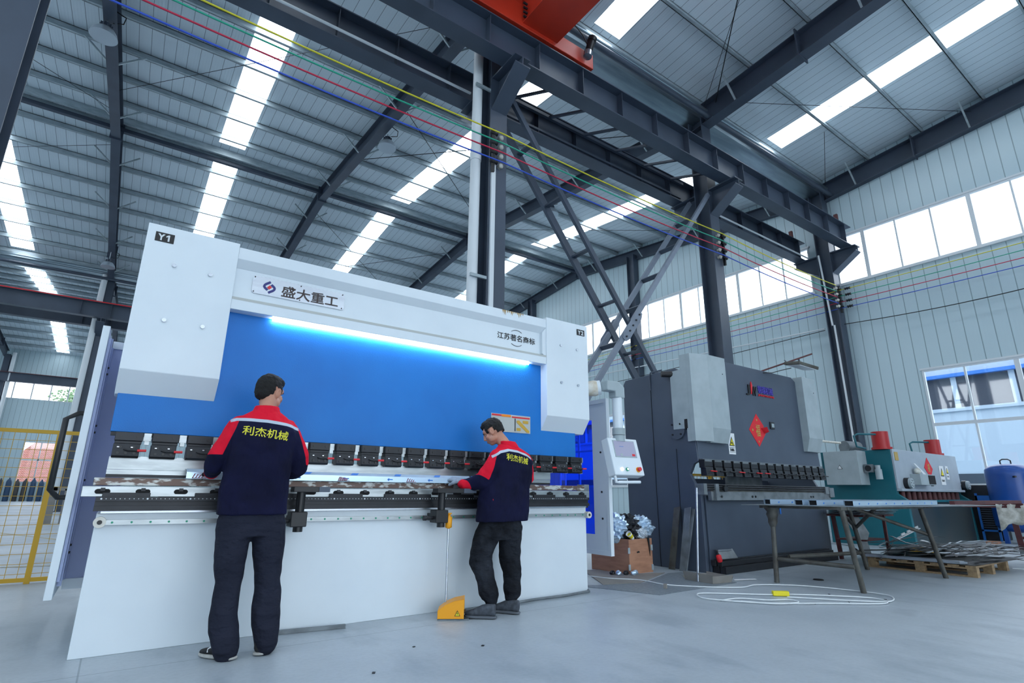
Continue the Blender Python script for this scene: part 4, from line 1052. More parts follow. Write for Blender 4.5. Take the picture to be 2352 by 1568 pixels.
# floodlight on an arm
a = G(MB().cyl((8.25, 4.74, 2.9), (9.2, 4.28, 3.27), .014, 10), 'lamp_arm', 'rust_red')
fl = MB().obox((8.79, 4.28, 3.01), (.42, .3, .05), (R(10), R(8), R(-14))); q = fl.build('floodlight', 'old_steel', a, .006)
MB().obox((8.79, 4.275, 2.98), (.36, .25, .01), (R(10), R(8), R(-14))).build('floodlight_glass', 'lamp_lens', q)
MB().bar((8.66, 4.4, 3.02), (8.66, 4.47, 3.12), .03, .012).bar((8.93, 4.36, 3.0), (8.98, 4.4, 3.17), .03, .012).build('lamp_bracket', 'steel_dark', q)
MB().tube([(8.3, 4.7, 2.9), (8.45, 4.6, 2.9), (8.6, 4.5, 2.95), (8.7, 4.4, 2.98)], .007, 6).build('lamp_cable', 'black', a)
G(MB().cyl((9.8, 4.9, 1.93), (11.6, 5.1, 1.98), .022, 8), 'horizontal_pipe', 'tarnish_wrap')
G(MB().box(9.3, 9.55, 4.60, 4.655, .83, .90), 'pedal_sign', 'orange_plate')
G(MB().box(8.3, 8.335, 4.652, 4.656, .7, .86), 'blue_label', 'print_blue')

def bars_at_foot():
    k = 0
    for y, z, w_, hgt, x0, x1 in ((4.50, .045, .09, .09, 6.52, 9.5), (4.60, .045, .09, .09, 6.52, 9.55), (4.53, .12, .07, .06, 6.5, 9.45), (4.61, .125, .07, .07, 6.48, 9.5)):
        solo(MB().box(x0, x1, y-w_/2, y+w_/2, z-hgt/2+.001, z+hgt/2-.001), 'die_bar', 'black_steel',
             ('front lower die bar at the foot of the grey press brake', 'rear lower die bar at the foot of the grey press brake', 'front upper die bar stacked at the foot of the grey press brake', 'rear upper die bar stacked at the foot of the grey press brake')[k], 'steel bar', 'die bars stacked at the grey machine', bevel=.004); k += 1
bars_at_foot()
bd = thing('metal_box', (6.7, 4.57, .16), 'small tilted metal case lying on the die bars', 'box')
MB().obox((6.72, 4.56, .225), (.32, .13, .02), (R(55), 0, R(-3))).build('case_panel', 'cast_grey', bd)
MB().obox((6.70, 4.59, .275), (.27, .04, .02), (0, 0, R(-3))).build('case_top', 'stainless', bd)
s = thing('red_bottle', (6.47, 4.55, .16), 'small red bottle leaning beside the metal case', 'bottle')
MB().lathe((6.5, 4.52, .152), [(.03, 0), (.034, .02), (.034, .075), (.015, .09), (0, .09)], 12, (-.35, 0, 1)).build('bottle_body', 'red_sticker', s)
MB().cyl((6.466, 4.52, .235), (6.45, 4.52, .29), .008, 8).build('bottle_nozzle', 'black', s)
for nm, c0, dx, mt, lab in (('leaning_plank', (6.30, 5.13), .02, 'old_steel', 'dark flat steel plank leaning on the side of the grey press brake'), ('leaning_channel', (6.27, 4.93), .05, 'cast_grey', 'worn grey steel channel leaning by the front corner of the grey press brake')):
    x, y = c0; m = MB()
    m.prism([(y-.05, .004), (y+.05, .004), (y+.05-.09, .80), (y-.05-.09, .82)], 'x', x, x+.012)
    if dx > .03: m.bar((x-.01, y-.06, .01), (x+.05, y-.15, .80), .02, .035); 
    o = solo(m, nm, mt, lab, 'steel plank')
    o.rotation_euler = (0, R(6), 0); o.location = (.02, 0, x*math.sin(R(6))+.002)

# ================================================================ teal guillotine shear
s = thing('guillotine_shear', (14.6, 5.4, 0), 'teal and grey guillotine shear with two red cylinders on top', 'shear')
def S(mb, name, m, parent=s, bevel=0.0): return mb.build(name, m, parent, bevel)
S(MB().prism([(6.1, 0), (6.1, 1.90), (4.72, 1.90), (4.72, 1.02), (4.56, .9), (4.54, 0)], 'x', 12.85, 12.95), 'side_plate', 'teal', bevel=.006)
S(MB().prism([(6.1, 0), (6.1, 1.90), (4.72, 1.90), (4.72, 1.02), (4.56, .9), (4.54, 0)], 'x', 16.4, 16.5), 'side_plate', 'teal', bevel=.006)
fp_ = S(MB().box(12.87, 16.48, 4.68, 4.72, 1.10, 1.905).box(12.87, 16.48, 4.62, 4.72, 1.07, 1.12), 'front_panel', 'grey_front', bevel=.006)
S(MB().box(12.95, 16.4, 4.75, 4.8, .98, 1.07), 'blade_recess', 'dark_gap')
for i in range(12): S(MB().cyl((13.1+i*.28, 4.72, .90), (13.1+i*.28, 4.72, 1.06), .05, 12), 'hold_down', 'rust_red')
S(MB().box(12.95, 16.4, 4.5, 4.75, .86, .9), 'cutting_table', 'teal')
S(MB().box(12.95, 16.4, 4.56, 4.62, 0, .86), 'lower_front', mat('dark_teal_lower', '#27383C', .35, 0, '#3A3E3E', 1, .8), bevel=.006)
S(MB().box(12.95, 16.4, 4.72, 6.1, 1.87, 1.90), 'top_plate', 'teal')
S(MB().box(12.9, 14.4, 4.85, 5.0, 1.905, 1.93), 'loose_strip', 'old_steel')
for x, lab in ((12.92, 1), (15.78, 2)):
    c = S(MB().cyl((x, 4.88, 1.93), (x, 4.88, 2.27), .155, 28).cyl((x, 4.88, 1.905), (x, 4.88, 1.95), .2, 6), 'red_cylinder', 'cyl_red')
    MB().tube([(x-.15, 4.9, 2.21), (x-.5, 5.1, 2.21), (x-.58, 5.14, 2.17), (x-.56, 5.12, 1.95), (x-.45, 5.0, 1.91)], .02, 8).build('oil_pipe', 'teal', c)
bx_ = S(MB().box(12.45, 12.9, 5.18, 5.86, 1.19, 1.88), 'electric_cabinet', 'cover_grey', bevel=.006)
tri = MB().prism([(5.50, 1.51), (5.60, 1.51), (5.55, 1.60)], 'x', 12.444, 12.449).build('warning_triangle', 'ink', bx_)
MB().prism([(5.512, 1.517), (5.588, 1.517), (5.55, 1.586)], 'x', 12.441, 12.444).build('triangle_fill', 'paper', bx_)
mo = S(MB().cyl((12.7, 5.05, 1.53), (12.85, 5.05, 1.53), .06, 16).box(12.62, 12.7, 5.0, 5.16, 1.44, 1.6), 'gear_unit', 'cast_grey')
MB().cyl((12.68, 4.92, 1.30), (12.68, 4.92, 1.5), .062, 16).cyl((12.68, 4.92, 1.5), (12.68, 4.92, 1.58), .045, 12).build('small_motor', 'cover_grey', mo)
MB().cyl((12.61, 5.08, 1.52), (12.62, 5.08, 1.52), .06, 18).build('gear_flange', 'black_steel', mo)
MB().cyl((12.9, 5.6, 2.0), (13.3, 5.5, 2.0), .13, 20).box(12.9, 13.4, 5.4, 5.7, 1.88, 1.93).build('main_motor', 'cast_grey', mo)
for x in (13.24, 16.6):
    q = S(MB().cyl((x, 4.68, 1.23), (x, 4.60, 1.23), .11, 24), 'adjusting_disc', 'black_steel')
    MB().cyl((x, 4.60, 1.23), (x, 4.55, 1.23), .1, 24).build('disc_face', 'cover_grey', q)
    for k in range(6): MB().cyl((x+.06*math.cos(k), 4.548, 1.23+.06*math.sin(k)), (x+.06*math.cos(k), 4.55, 1.23+.06*math.sin(k)), .013, 8).build('disc_bolt', 'ink', q)
cbx = S(MB().box(13.55, 14.35, 4.5, 4.68, 1.2, 1.42), 'switch_box', 'cover_grey', bevel=.004)
MB().box(13.98, 14.33, 4.49, 4.5, 1.22, 1.40).build('open_wiring', 'dark_gap', cbx)
MB().prism([(13.62, 1.64), (13.70, 1.64), (14.2, 1.43), (14.05, 1.43)], 'y', 4.6, 4.61).build('loose_paper', 'paper', cbx)
MB().ball((13.75, 4.6, 1.48), (.1, .06, .07), 10).build('white_bag', 'cloth_white', cbx)
dp = S(MB().prism([(14.4, 1.58), (14.62, 1.80), (14.86, 1.56), (14.66, 1.36)], 'y', 4.672, 4.678), 'diamond_paper', 'red_sticker')
text(MB(), '福', .2, front(14.63, 4.67, 1.58), .001, .01, fit=(.13, .18)).build('blessing_character', 'gold', dp)
for x, z, w_, h_ in ((15.38, 1.435, .26, .42), (15.72, 1.5, .16, .3)):
    q = S(MB().box(x-w_/2, x+w_/2, 4.672, 4.678, z-h_/2, z+h_/2), 'warning_sign', 'paper')
    MB().prism([(x-w_*.4, z-.02), (x+w_*.4, z-.02), (x, z+h_*.38)], 'y', 4.668, 4.672).build('triangle_edge', 'ink', q)
    MB().prism([(x-w_*.28, z), (x+w_*.28, z), (x, z+h_*.29)], 'y', 4.665, 4.668).build('triangle_fill', 'yellow_sticker', q)
    text(MB(), '当心夹手' if w_ > .2 else '安全', .06, front(x, 4.67, z-h_*.28), .001, .01, fit=(w_*.7, h_*.12)).build('sign_letters', 'ink', q)
S(MB().box(14.6, 14.74, 4.672, 4.678, 1.19, 1.33), 'black_label', 'ink')
S(MB().box(12.93, 13.1, 4.672, 4.678, 1.68, 1.85), 'old_label', 'gold')

# blue air tank, blue rack behind it, dark cabinet
t = thing('air_tank', (16.25, 3.72, 0), 'upright blue air tank with a loop handle at the right border', 'tank')
MB().lathe((16.25, 3.72, .1), [(0, .12), (.3, .16), (.4, .26), (.41, .4), (.41, 1.35), (.40, 1.46), (.33, 1.54), (.15, 1.585), (0, 1.59)], 36).build('vessel', 'tank_blue', t)
for a in (0.4, 2.5, 4.6): MB().box(16.25+.33*math.cos(a)-.04, 16.25+.33*math.cos(a)+.04, 3.72+.33*math.sin(a)-.04, 3.72+.33*math.sin(a)+.04, 0, .42).build('leg', 'tank_blue', t)
MB().tube([(16.2, 3.8, 1.67), (16.2, 3.8, 1.76), (16.22, 3.76, 1.79), (16.28, 3.68, 1.79), (16.3, 3.64, 1.76), (16.3, 3.64, 1.67)], .014, 8).build('lifting_handle', 'black', t)
MB().cyl((15.86, 3.55, 1.4), (15.8, 3.5, 1.4), .02, 8).build('valve', 'black', t)
t = thing('blue_rack', (16.8, 4.3, 0), 'small blue slatted rack between the shear and the air tank', 'rack')
MB().box(16.62, 16.66, 4.16, 4.2, 0, 1.05).box(16.62, 16.66, 4.46, 4.5, 0, 1.05).box(16.62, 16.66, 4.16, 4.5, .86, 1.0).box(16.62, 16.66, 4.16, 4.5, .2, .24).build('rack_frame', 'rack_blue', t)
for i in range(11): MB().box(16.63, 16.65, 4.2, 4.46, .28+i*.05, .30+i*.05).build('slat', 'steel_dark', t)
solo(MB().box(16.75, 17.35, 4.15, 5.2, 0, 1.24), 'dark_cabinet', 'black_steel', 'dark cabinet below the big window behind the shear', 'cabinet', bevel=.01)
solo(MB().box(15.6, 15.85, 4.0, 4.2, 0, .045), 'brick_block', 'ply', 'small flat wooden block on the floor before the blue rack', 'block')
t = thing('fire_extinguisher_pair', (16.9, 3.1, 0), 'red machine parts on the floor behind the air tank', 'machine part')
MB().cyl((15.9, 3.25, .06), (16.3, 3.1, .06), .06, 14).cyl((15.95, 3.15, .16), (16.3, 3.0, .16), .055, 14).build('red_drum', 'red_sticker', t)
t.name = 'compressor_part'
solo(MB().obox((15.0, 3.5, .008), (1.3, .06, .012), (0, 0, R(-12))).obox((15.2, 3.4, .008), (1.2, .03, .012), (0, 0, R(-10))), 'flat_bar', 'black_steel', 'dark flat bars lying on the floor beside the caster leg', 'steel bar')

# ================================================================ tube table with square tubes
t = thing('work_table', (7.6, 3.3, 0), 'tube legged work table carrying shiny square tubes', 'table')
LEG = [((6.48, 3.77), (6.50, 3.74)), ((6.60, 2.89), (6.40, 2.90)), ((8.66, 3.70), (8.42, 3.72)), ((8.65, 2.80), (8.42, 2.86))]
for (bx0, by0), (tx, ty) in LEG: MB().cyl((bx0, by0, 0), (tx, ty, .835), .028, 14).build('leg', 'old_steel', t)
m = MB()
for a, b in (((6.3, 2.88), (8.7, 2.84)), ((6.3, 3.76), (8.7, 3.74)), ((6.45, 2.85), (6.45, 3.8)), ((8.45, 2.82), (8.45, 3.78))): m.bar((*a, .85), (*b, .85), .04, .03)
m.build('top_frame', 'old_steel', t)
MB().cyl((6.5, 2.9, .26), (6.5, 3.77, .26), .024, 12).build('cross_tube', 'old_steel', t)
MB().cyl((8.45, 3.7, .28), (6.95, 3.95, .20), .026, 12).build('long_brace', 'old_steel', t) if False else MB().cyl((8.6, 3.72, .22), (7.4, 4.1, .20), .026, 12).build('long_brace', 'old_steel', t)
for (a, b) in (((8.55, 3.72, .55), (7.7, 3.1, .83)), ((8.55, 3.72, .55), (8.1, 3.74, .83)), ((8.56, 2.84, .5), (7.6, 3.3, .83))):
    MB().cyl(a, b, .022, 12).build('diagonal_brace', 'old_steel', t)
m = MB().add([(6.15, 3.92, .867), (6.5, 2.72, .867), (9.0, 2.45, .867), (10.9, 2.62, .855), (10.6, 3.2, .86), (8.9, 3.95, .867),
              (6.15, 3.92, .872), (6.5, 2.72, .872), (9.0, 2.45, .872), (10.9, 2.62, .860), (10.6, 3.2, .865), (8.9, 3.95, .872)],
             [(5, 4, 3, 2, 1, 0), (6, 7, 8, 9, 10, 11)]+[(i, (i+1) % 6, 6+(i+1) % 6, 6+i) for i in range(6)])
solo(m, 'steel_sheet', 'cast_grey', 'large thin steel sheet lying on the tube legged table', 'steel sheet')
wr_ = MB().lathe((6.5, 3.745, .62), [(.032, 0), (.05, .05), (.045, .09), (.07, .14), (.06, .17), (.085, .215)], 10)
for v in wr_.v: v.x += rnd.uniform(-.008, .008); v.y += rnd.uniform(-.008, .008)
solo(wr_, 'rag', 'old_steel', 'brown rag bundled round the top of the table leg', 'rag')
def sqtube(x, y, ang, L, lab, z=.873, w_=.1, hgt=.06):
    tt = thing('square_tube', (x, y, z), lab, 'steel tube', 'film wrapped tubes on the table')
    tt.rotation_euler = (0, 0, ang)
    m = MB(); th = .004
    m.box(0, L, 0, w_, 0, th).box(0, L, 0, w_, hgt-th, hgt).box(0, L, 0, th, 0, hgt).box(0, L, w_-th, w_, 0, hgt)
    o = m.build('tube_wall', 'film', None); o.parent = tt
    m = MB()
    for i in range(int(L/.22)):
        xx = .12+i*.22; m.prism([(xx, .02), (xx+.012, .035), (xx+.035, .03), (xx+.02, .018)], 'y', -.001, .0)
    m.v = [v for v in m.v]; p_ = m.build('blue_print', 'print_blue', None); p_.parent = tt
    m = MB().box(.02, .03, .005, w_-.005, .005, hgt-.005); q = m.build('dark_inside', 'dark_gap', None); q.parent = tt
    return tt
for args in ((6.55, 3.78, R(-14), 1.7, 'film wrapped square tube farthest left on the table'), (6.50, 3.36, R(-4), 2.2, 'film wrapped square tube second from the left end of the table'),
             (6.50, 3.20, R(-4), 2.25, 'film wrapped square tube third from the left on the table'), (6.60, 2.86, R(-1), 2.3, 'nearest film wrapped square tube at the front edge of the table')): sqtube(*args)

# second table at the right edge: red beam top, cloth and a caster leg
t = thing('trestle', (13.6, 3.2, 0), 'dark red trestle on a caster leg at the right border', 'trestle')
MB().box(12.5, 12.58, 2.2, 3.6, .80, .876).box(9.4, 12.55, 2.78, 2.84, .876, .926).build('top_beam', 'rust_red', t)
MB().bar((12.6, 2.95, .80), (12.95, 3.0, .16), .08, .05).build('leg', 'rust_red', t)
MB().bar((12.9, 2.98, .3), (12.9, 2.4, .34), .04, .04).build('cross_bar', 'rust_red', t)
cs = MB().box(12.93, 12.99, 2.96, 3.04, .10, .19).build('caster_fork', 'rust_red', t)
MB().cyl((12.96, 2.965, .055), (12.96, 3.035, .055), .055, 18).build('wheel', 'cast_grey', cs)
cl = MB(); n = 14
for i in range(n+1):
    for j in range(7):
        yy = 3.12-.8*i/n; zz = .865-.055*j-(.12*max(0, 1-i/2.2)*j/6)-.015*math.sin(i*1.7)
        cl.v.append(Vector((12.50-.008*math.sin(i*2+j), yy, zz)))
for i in range(n):
    for j in range(6): cl.f.append((i*7+j, (i+1)*7+j, (i+1)*7+j+1, i*7+j+1)); cl.sm.append(True)
o = solo(cl, 'cloth', 'cloth_white', 'dirty white cloth hanging over the red trestle at the right border', 'cloth')
so = o.modifiers.new('thickness', 'SOLIDIFY'); so.thickness = .004; so.offset = 1

# ================================================================ pallet with sheet offcuts
t = thing('wooden_pallet', (9.65, 3.2, 0), 'worn wooden pallet on the floor under heaped steel offcuts', 'pallet')
for i in range(7): MB().box(9.02, 10.32, 2.58+i*.19, 2.58+i*.19+.11, .115, .135).build('deck_board', 'wood', t)
for x in (9.02, 9.62, 10.22):
    for y in (2.58, 3.15, 3.73): MB().box(x, x+.1, y, y+.1, .02, .095).build('block', 'wood', t)
    MB().box(x, x+.1, 2.58, 3.83, .095, .115).build('stringer', 'wood', t); MB().box(x, x+.1, 2.58, 3.83, 0, .02).build('bottom_board', 'wood', t)
def plate(pts, z, th, name, m, lab, grp='offcuts heaped on the pallet', dz=None):
    n = len(pts); dz = dz or [0]*n
    vs = [(p[0], p[1], z+d) for p, d in zip(pts, dz)]+[(p[0], p[1], z+th+d) for p, d in zip(pts, dz)]
    q = MB().add(vs, [tuple(range(n))[::-1], tuple(range(n, 2*n))]+[(i, (i+1) % n, n+(i+1) % n, n+i) for i in range(n)])
    return solo(q, name, m, lab, 'offcut', grp)
plate([(9.05, 2.6), (10.7, 2.5), (10.4, 3.9), (9.1, 3.8)], .137, .004, 'steel_offcut', 'scrap', 'dark flat offcut sheet lying directly on the pallet boards')
plate([(8.95, 3.9), (9.05, 2.75), (9.16, 2.7), (9.1, 3.95)], .143, .035, 'steel_offcut', 'stainless', 'film covered silver offcut along the near edge of the pallet')
rr = random.Random(3)
for i in range(14):
    cx_, cy_ = rr.uniform(9.5, 11.0), rr.uniform(2.8, 3.9); L = rr.uniform(.9, 1.6); w_ = rr.uniform(.06, .2); a = R(rr.uniform(-60, 10)); d = Vector((math.cos(a), math.sin(a))); n_ = Vector((-d.y, d.x))
    q = [Vector((cx_, cy_))+d*L/2*s1+n_*w_/2*s2 for s1, s2 in ((-1, -.6), (.2, -1), (1, -.3), (.9, .5), (-.1, 1), (-1, .8))]
    plate([tuple(p) for p in q], .15+i*.009, .003, 'steel_offcut', 'scrap', 'dark cut plate lying in the heap of offcuts on the pallet', dz=[rr.uniform(0, .012) for _ in q])
for i in range(44):
    x0 = 9.0+rr.random()*1.0; y0 = 2.5+rr.random()*1.5; L = .8+rr.random()*1.3; a = R(rr.uniform(-48, 25)); w_ = rr.uniform(.012, .05)
    z0 = .16+i*.0034; pts = []; m = MB(); bend = rr.uniform(-.4, .4)
    P0 = []
    for k in range(9):
        u = k/8; aa = a+bend*u; P0.append(Vector((x0+L*u*math.cos(aa), y0+L*u*math.sin(aa), z0+.05*math.sin(u*PI)*rr.uniform(.3, 1))))
    for p, q in zip(P0, P0[1:]): m.bar(p, q, w_, .004)
    solo(m, 'steel_offcut', 'scrap_light' if i % 9 == 0 else 'scrap', 'thin %s sheet offcut curving across the heap on the pallet' % ('bright' if i % 9 == 0 else 'dark'), 'offcut', 'offcuts heaped on the pallet')
m = MB(); A_ = [Vector(p) for p in ((10.2, 2.95, .19), (10.1, 3.2, .23), (9.7, 3.4, .285), (9.5, 3.5, .335), (9.33, 3.6, .42))]
for p, q in zip([Vector((10.6, 2.7, .16))]+A_, A_): m.bar(p, q, .05, .005)
m.bar((9.50, 3.6, .37), (10.1, 3.5, .51), .05, .01)
for u in (.3, .55, .9): c = Vector((9.50, 3.6, .395)).lerp(Vector((10.1, 3.5, .535)), u); m.obox(c, (.09, .012, .03), (0, R(-12), R(-10)))
solo(m, 'bent_strip', 'paper', 'long white notched strip bending up from the offcut heap', 'offcut')
solo(MB().tube([(10.38, 3.6, .315), (10.46, 3.6, .31), (10.63, 3.6, .285), (10.87, 3.6, .22)], .012, 6), 'bent_strip', 'paper', 'short white curled strip on the offcut heap', 'offcut')
solo(MB().tube([(10.35, 2.55, .03), (10.5, 2.3, .02), (10.3, 2.1, .01), (9.9, 2.05, .01)], .006, 6), 'bent_strip', 'pvc', 'thin bent wire on the floor beside the pallet corner', 'offcut')
solo(MB().box(11.2, 11.45, 3.75, 4.1, 0, .16), 'yellow_box', 'yellow_paint', 'yellow box on the floor between the shear and offcut heap', 'box')

# sloping grey sheets leaning near the bench end, and a small stack on a stand
t = thing('offcut_stand', (9.9, 4.3, 0), 'rusty stand holding loose sheets between the two table legs', 'stand')
MB().bar((9.7, 4.5, 0), (9.6, 4.5, .68), .05, .05).bar((10.3, 4.3, 0), (9.9, 4.4, .68), .05, .02).bar((10.2, 4.0, 0), (10.2, 4.0, .68), .04, .04).box(9.5, 10.6, 4.0, 4.55, .66, .69).box(9.6, 10.3, 4.05, 4.5, .3, .32).build('frame', 'rust_red', t)
for i in range(6):
    plate([(9.35+.03*i, 4.0), (10.3+.05*i, 3.9), (10.5, 4.5), (9.5, 4.6)], .693+i*.012, .004, 'loose_sheet', 'stainless' if i % 2 else 'scrap', 'loose metal sheet stacked on the rusty stand', 'sheets on the rusty stand')
m = MB().prism([(0, 0), (.15, 0), (.12, .3), (.18, .42), (-.02, .86), (-.16, .86), (-.2, .72), (-.04, .42)], 'y', 0, .012)
o = solo(m, 'leaning_offcut', 'cast_grey', 'grey cut steel plate leaning against the end of the bench', 'steel plate', None, (0, 0, 0)); o.location = (9.35, 4.25, .002); o.rotation_euler = (R(-8), 0, R(-35)); 
o.data.transform(Matrix.Translation((.25, 0, 0)))

# ================================================================ plywood bin with film scrap, cardboard, mat, tray, rod, cable
t = thing('plywood_bin', (5.7, 5.5, 0), 'reddish plywood bin full of crumpled plastic film', 'bin')
bw = MB().prism([(5.42, 5.76), (5.48, 5.14), (5.50, 5.14), (5.44, 5.76)], 'z', .0, .415).prism([(5.48, 5.13), (5.92, 5.13), (5.92, 5.15), (5.48, 5.15)], 'z', 0, .415).prism([(5.90, 5.14), (5.92, 5.14), (5.92, 5.76), (5.9, 5.76)], 'z', 0, .415).box(5.42, 5.92, 5.74, 5.76, 0, .415).box(5.46, 5.9, 5.16, 5.74, 0, .02)
bw.build('bin_wall', 'ply', t)
for x, y, z in ((5.475, 5.128, .28), (5.475, 5.128, .08), (5.905, 5.128, .3), (5.905, 5.128, .06)): MB().box(x-.015, x+.02, y-.004, y+.002, z-.035, z+.035).build('metal_corner', 'galv', t)
MB().prism([(5.62, .26), (5.66, .27), (5.68, .25), (5.63, .245)], 'y', 5.126, 5.13).build('handle_slot', 'dark_gap', t)
def crumple(c, r, seed, m, name, lab, fl=1.0, sub=4):
    rr = random.Random(seed); bm = bmesh.new(); bmesh.ops.create_icosphere(bm, subdivisions=sub, radius=1)
    for v in bm.verts:
        d = v.co.normalized(); k = 1+rr.uniform(-.17, .17)+.14*math.sin(d.x*7+seed)*math.sin(d.y*6+seed*2)*math.cos(d.z*8)
        v.co = Vector((d.x*r[0]*k, d.y*r[1]*k, d.z*r[2]*k*(fl if d.z < 0 else 1)))
    me = bpy.data.meshes.new(name); bm.to_mesh(me); bm.free(); me.materials.append(M[m])
    o = bpy.data.objects.new(name, me); C.objects.link(o); o.location = c; tag(o, lab, 'film scrap', 'crumpled film in the plywood bin'); return o
crumple((5.50, 5.38, .54), (.19, .18, .18), 1, 'film', 'crumpled_film', 'silvery crumpled film ball at the left of the bin')
crumple((5.68, 5.34, .54), (.2, .17, .17), 2, 'scrap', 'crumpled_film', 'dark crumpled film in the middle of the bin')
crumple((5.88, 5.32, .54), (.22, .16, .15), 3, 'film', 'crumpled_film', 'pale blue crumpled film bulging over the right of the bin')
crumple((5.62, 5.22, .46), (.13, .09, .08), 4, 'scrap', 'crumpled_film', 'dark crumpled film at the front rim of the bin')
crumple((5.76, 5.2, .47), (.12, .08, .08), 5, 'scrap_light', 'crumpled_film', 'bright crumpled film at the front rim of the bin')
crumple((5.7, 5.44, .64), (.1, .1, .06), 6, 'scrap', 'crumpled_film', 'dark shredded film on top of the bin heap', 1, 2)
m = MB().prism([(5.82, .43), (5.86, .43), (5.87, .3), (5.865, .2), (5.85, .3), (5.84, .36)], 'y', 5.118, 5.124); solo(m, 'film_strip', 'black', 'black film strip hanging over the front of the bin', 'film scrap')
t2 = thing('paper_cup', (5.5, 5.12, .44), 'white and yellow paper cup lying on the rim of the bin', 'cup')
MB().lathe((5.56, 5.13, .425), [(.022, 0), (.038, .11), (.036, .11), (.02, .004)], 18, (-.75, -.1, .55)).build('cup_wall', 'paper', t2)
MB().lathe((5.533, 5.127, .445), [(.0285, 0), (.035, .05)], 18, (-.75, -.1, .55)).build('yellow_band', 'yellow_sticker', t2)
for i, (x, y) in enumerate(((5.3, 5.15), (5.38, 5.1), (5.45, 5.04), (5.24, 5.2), (5.52, 5.07))):
    o = crumple((x, y, .03), (.04, .03, .028), 20+i, 'film' if i % 2 == 0 else 'scrap', 'film_shred', 'small film shred on the cardboard in front of the bin', 1, 2); o['group'] = 'film shreds before the bin'
plate([(4.62, 4.74), (5.09, 4.60), (5.95, 4.97), (5.6, 5.09), (5.36, 5.12), (5.42, 5.62), (5.2, 5.7)], .002, .006, 'cardboard_sheet', 'cardboard', 'flat grey cardboard sheet on the floor under the plywood bin', None)['category'] = 'cardboard'
plate([(4.66, 3.97), (6.05, 4.01), (6.2, 4.9), (5.97, 4.93), (5.1, 4.57), (4.6, 4.72), (4.3, 4.9)], .001, .004, 'checker_plate', mat('checker_plate_steel', '#8A949C', .5, .3, '#6E7880', 30, .6), 'thin patterned floor plate in front of the plywood bin', None)['category'] = 'floor plate'
t = thing('cardboard_tray', (5.85, 4.25, 0), 'open grey cardboard tray on the floor with a rod standing in it', 'tray')
mt = MB(); PT = [(5.71, 4.09), (6.0, 4.05), (6.1, 4.45), (5.72, 4.47)]
for (a, b), hh in zip(zip(PT, PT[1:]+PT[:1]), (.085, .07, .05, .1)):
    mt.add([(a[0], a[1], .005), (b[0], b[1], .005), (b[0]+(b[0]-5.87)*.12, b[1]+(b[1]-4.27)*.1, hh), (a[0]+(a[0]-5.87)*.12, a[1]+(a[1]-4.27)*.1, hh)], [(0, 1, 2, 3)])
mt.add([(p[0], p[1], .005) for p in PT], [(0, 1, 2, 3)])
o = mt.build('tray_wall', 'cardboard', t); so = o.modifiers.new('thickness', 'SOLIDIFY'); so.thickness = .004
solo(MB().cyl((5.70, 4.28, .008), (5.81, 4.28, 1.06), .013, 14), 'steel_rod', 'stainless', 'tall steel rod standing in the cardboard tray against the bench', 'rod')
plate([(6.15, 4.1), (6.45, 4.0), (6.5, 4.06), (6.22, 4.16)], .006, .002, 'paper_sheet', 'paper', 'white paper lying on the floor beside the cardboard tray', None)['category'] = 'paper'
t = thing('concrete_cube', (4.98, 4.17, 0), 'tiny grey block standing on the patterned floor plate', 'block')
MB().obox((5.0, 4.18, .03), (.035, .03, .045), (0, 0, .3)).build('block', 'cardboard', t)
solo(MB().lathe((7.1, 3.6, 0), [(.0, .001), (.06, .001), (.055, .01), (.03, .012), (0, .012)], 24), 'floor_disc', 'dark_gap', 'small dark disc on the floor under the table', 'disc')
def spline(pts, k=6):
    out = []; P = [Vector((*p, .012)) for p in pts]; P = [P[0]]+P+[P[-1]]
    for i in range(1, len(P)-2):
        for j in range(k):
            t_ = j/k; a, b, c, d = P[i-1], P[i], P[i+1], P[i+2]
            out.append(.5*((2*b)+(c-a)*t_+(2*a-5*b+4*c-d)*t_*t_+(3*b-a-3*c+d)*t_**3))
    out.append(P[-2]); return out
cab = MB().tube(spline([(4.88, 5.28), (4.97, 4.99), (5.19, 4.70), (5.18, 4.32), (5.43, 3.99), (5.75, 3.76), (6.06, 3.76), (6.43, 3.46), (6.6, 3.0), (6.62, 2.72), (6.5, 2.58), (6.23, 2.52), (5.98, 2.73), (5.8, 2.95), (5.62, 3.18)]), .006, 8)
cab.tube(spline([(5.75, 3.28), (6.0, 3.05), (6.3, 2.68), (6.1, 2.5), (5.6, 2.82), (5.17, 3.1), (4.92, 3.43), (4.86, 3.62), (5.04, 3.78), (5.3, 3.6), (5.5, 3.42), (5.62, 3.33)]), .006, 8)
cab.tube(spline([(4.92, 3.43), (5.15, 3.4), (5.3, 3.2), (5.5, 3.1), (5.45, 2.98), (5.2, 3.05), (5.02, 3.3)]), .006, 8)
solo(cab, 'extension_cable', 'cable_white', 'white cable looped on the floor in front of the table', 'cable')
tp_ = thing('cable_box', (5.68, 3.3, 0), 'yellow connector box in the loops of the white cable', 'connector')
MB().obox((5.68, 3.28, .025), (.16, .05, .045), (0, 0, R(-38))).build('box_body', 'yellow_sticker', tp_, .006)
for i in range(9):
    x = rnd.uniform(1.2, 6.5); y = rnd.uniform(2.6, 4.2)
    if 2.2 < x < 3.2 and y > 3.8: continue
    solo(MB().obox((x, y, .003), (rnd.uniform(.01, .04), rnd.uniform(.006, .02), .004), (0, 0, rnd.uniform(0, 3))), 'floor_debris', 'black_steel', 'tiny dark crumb of metal debris lying on the open floor', 'debris', 'metal crumbs on the open floor')
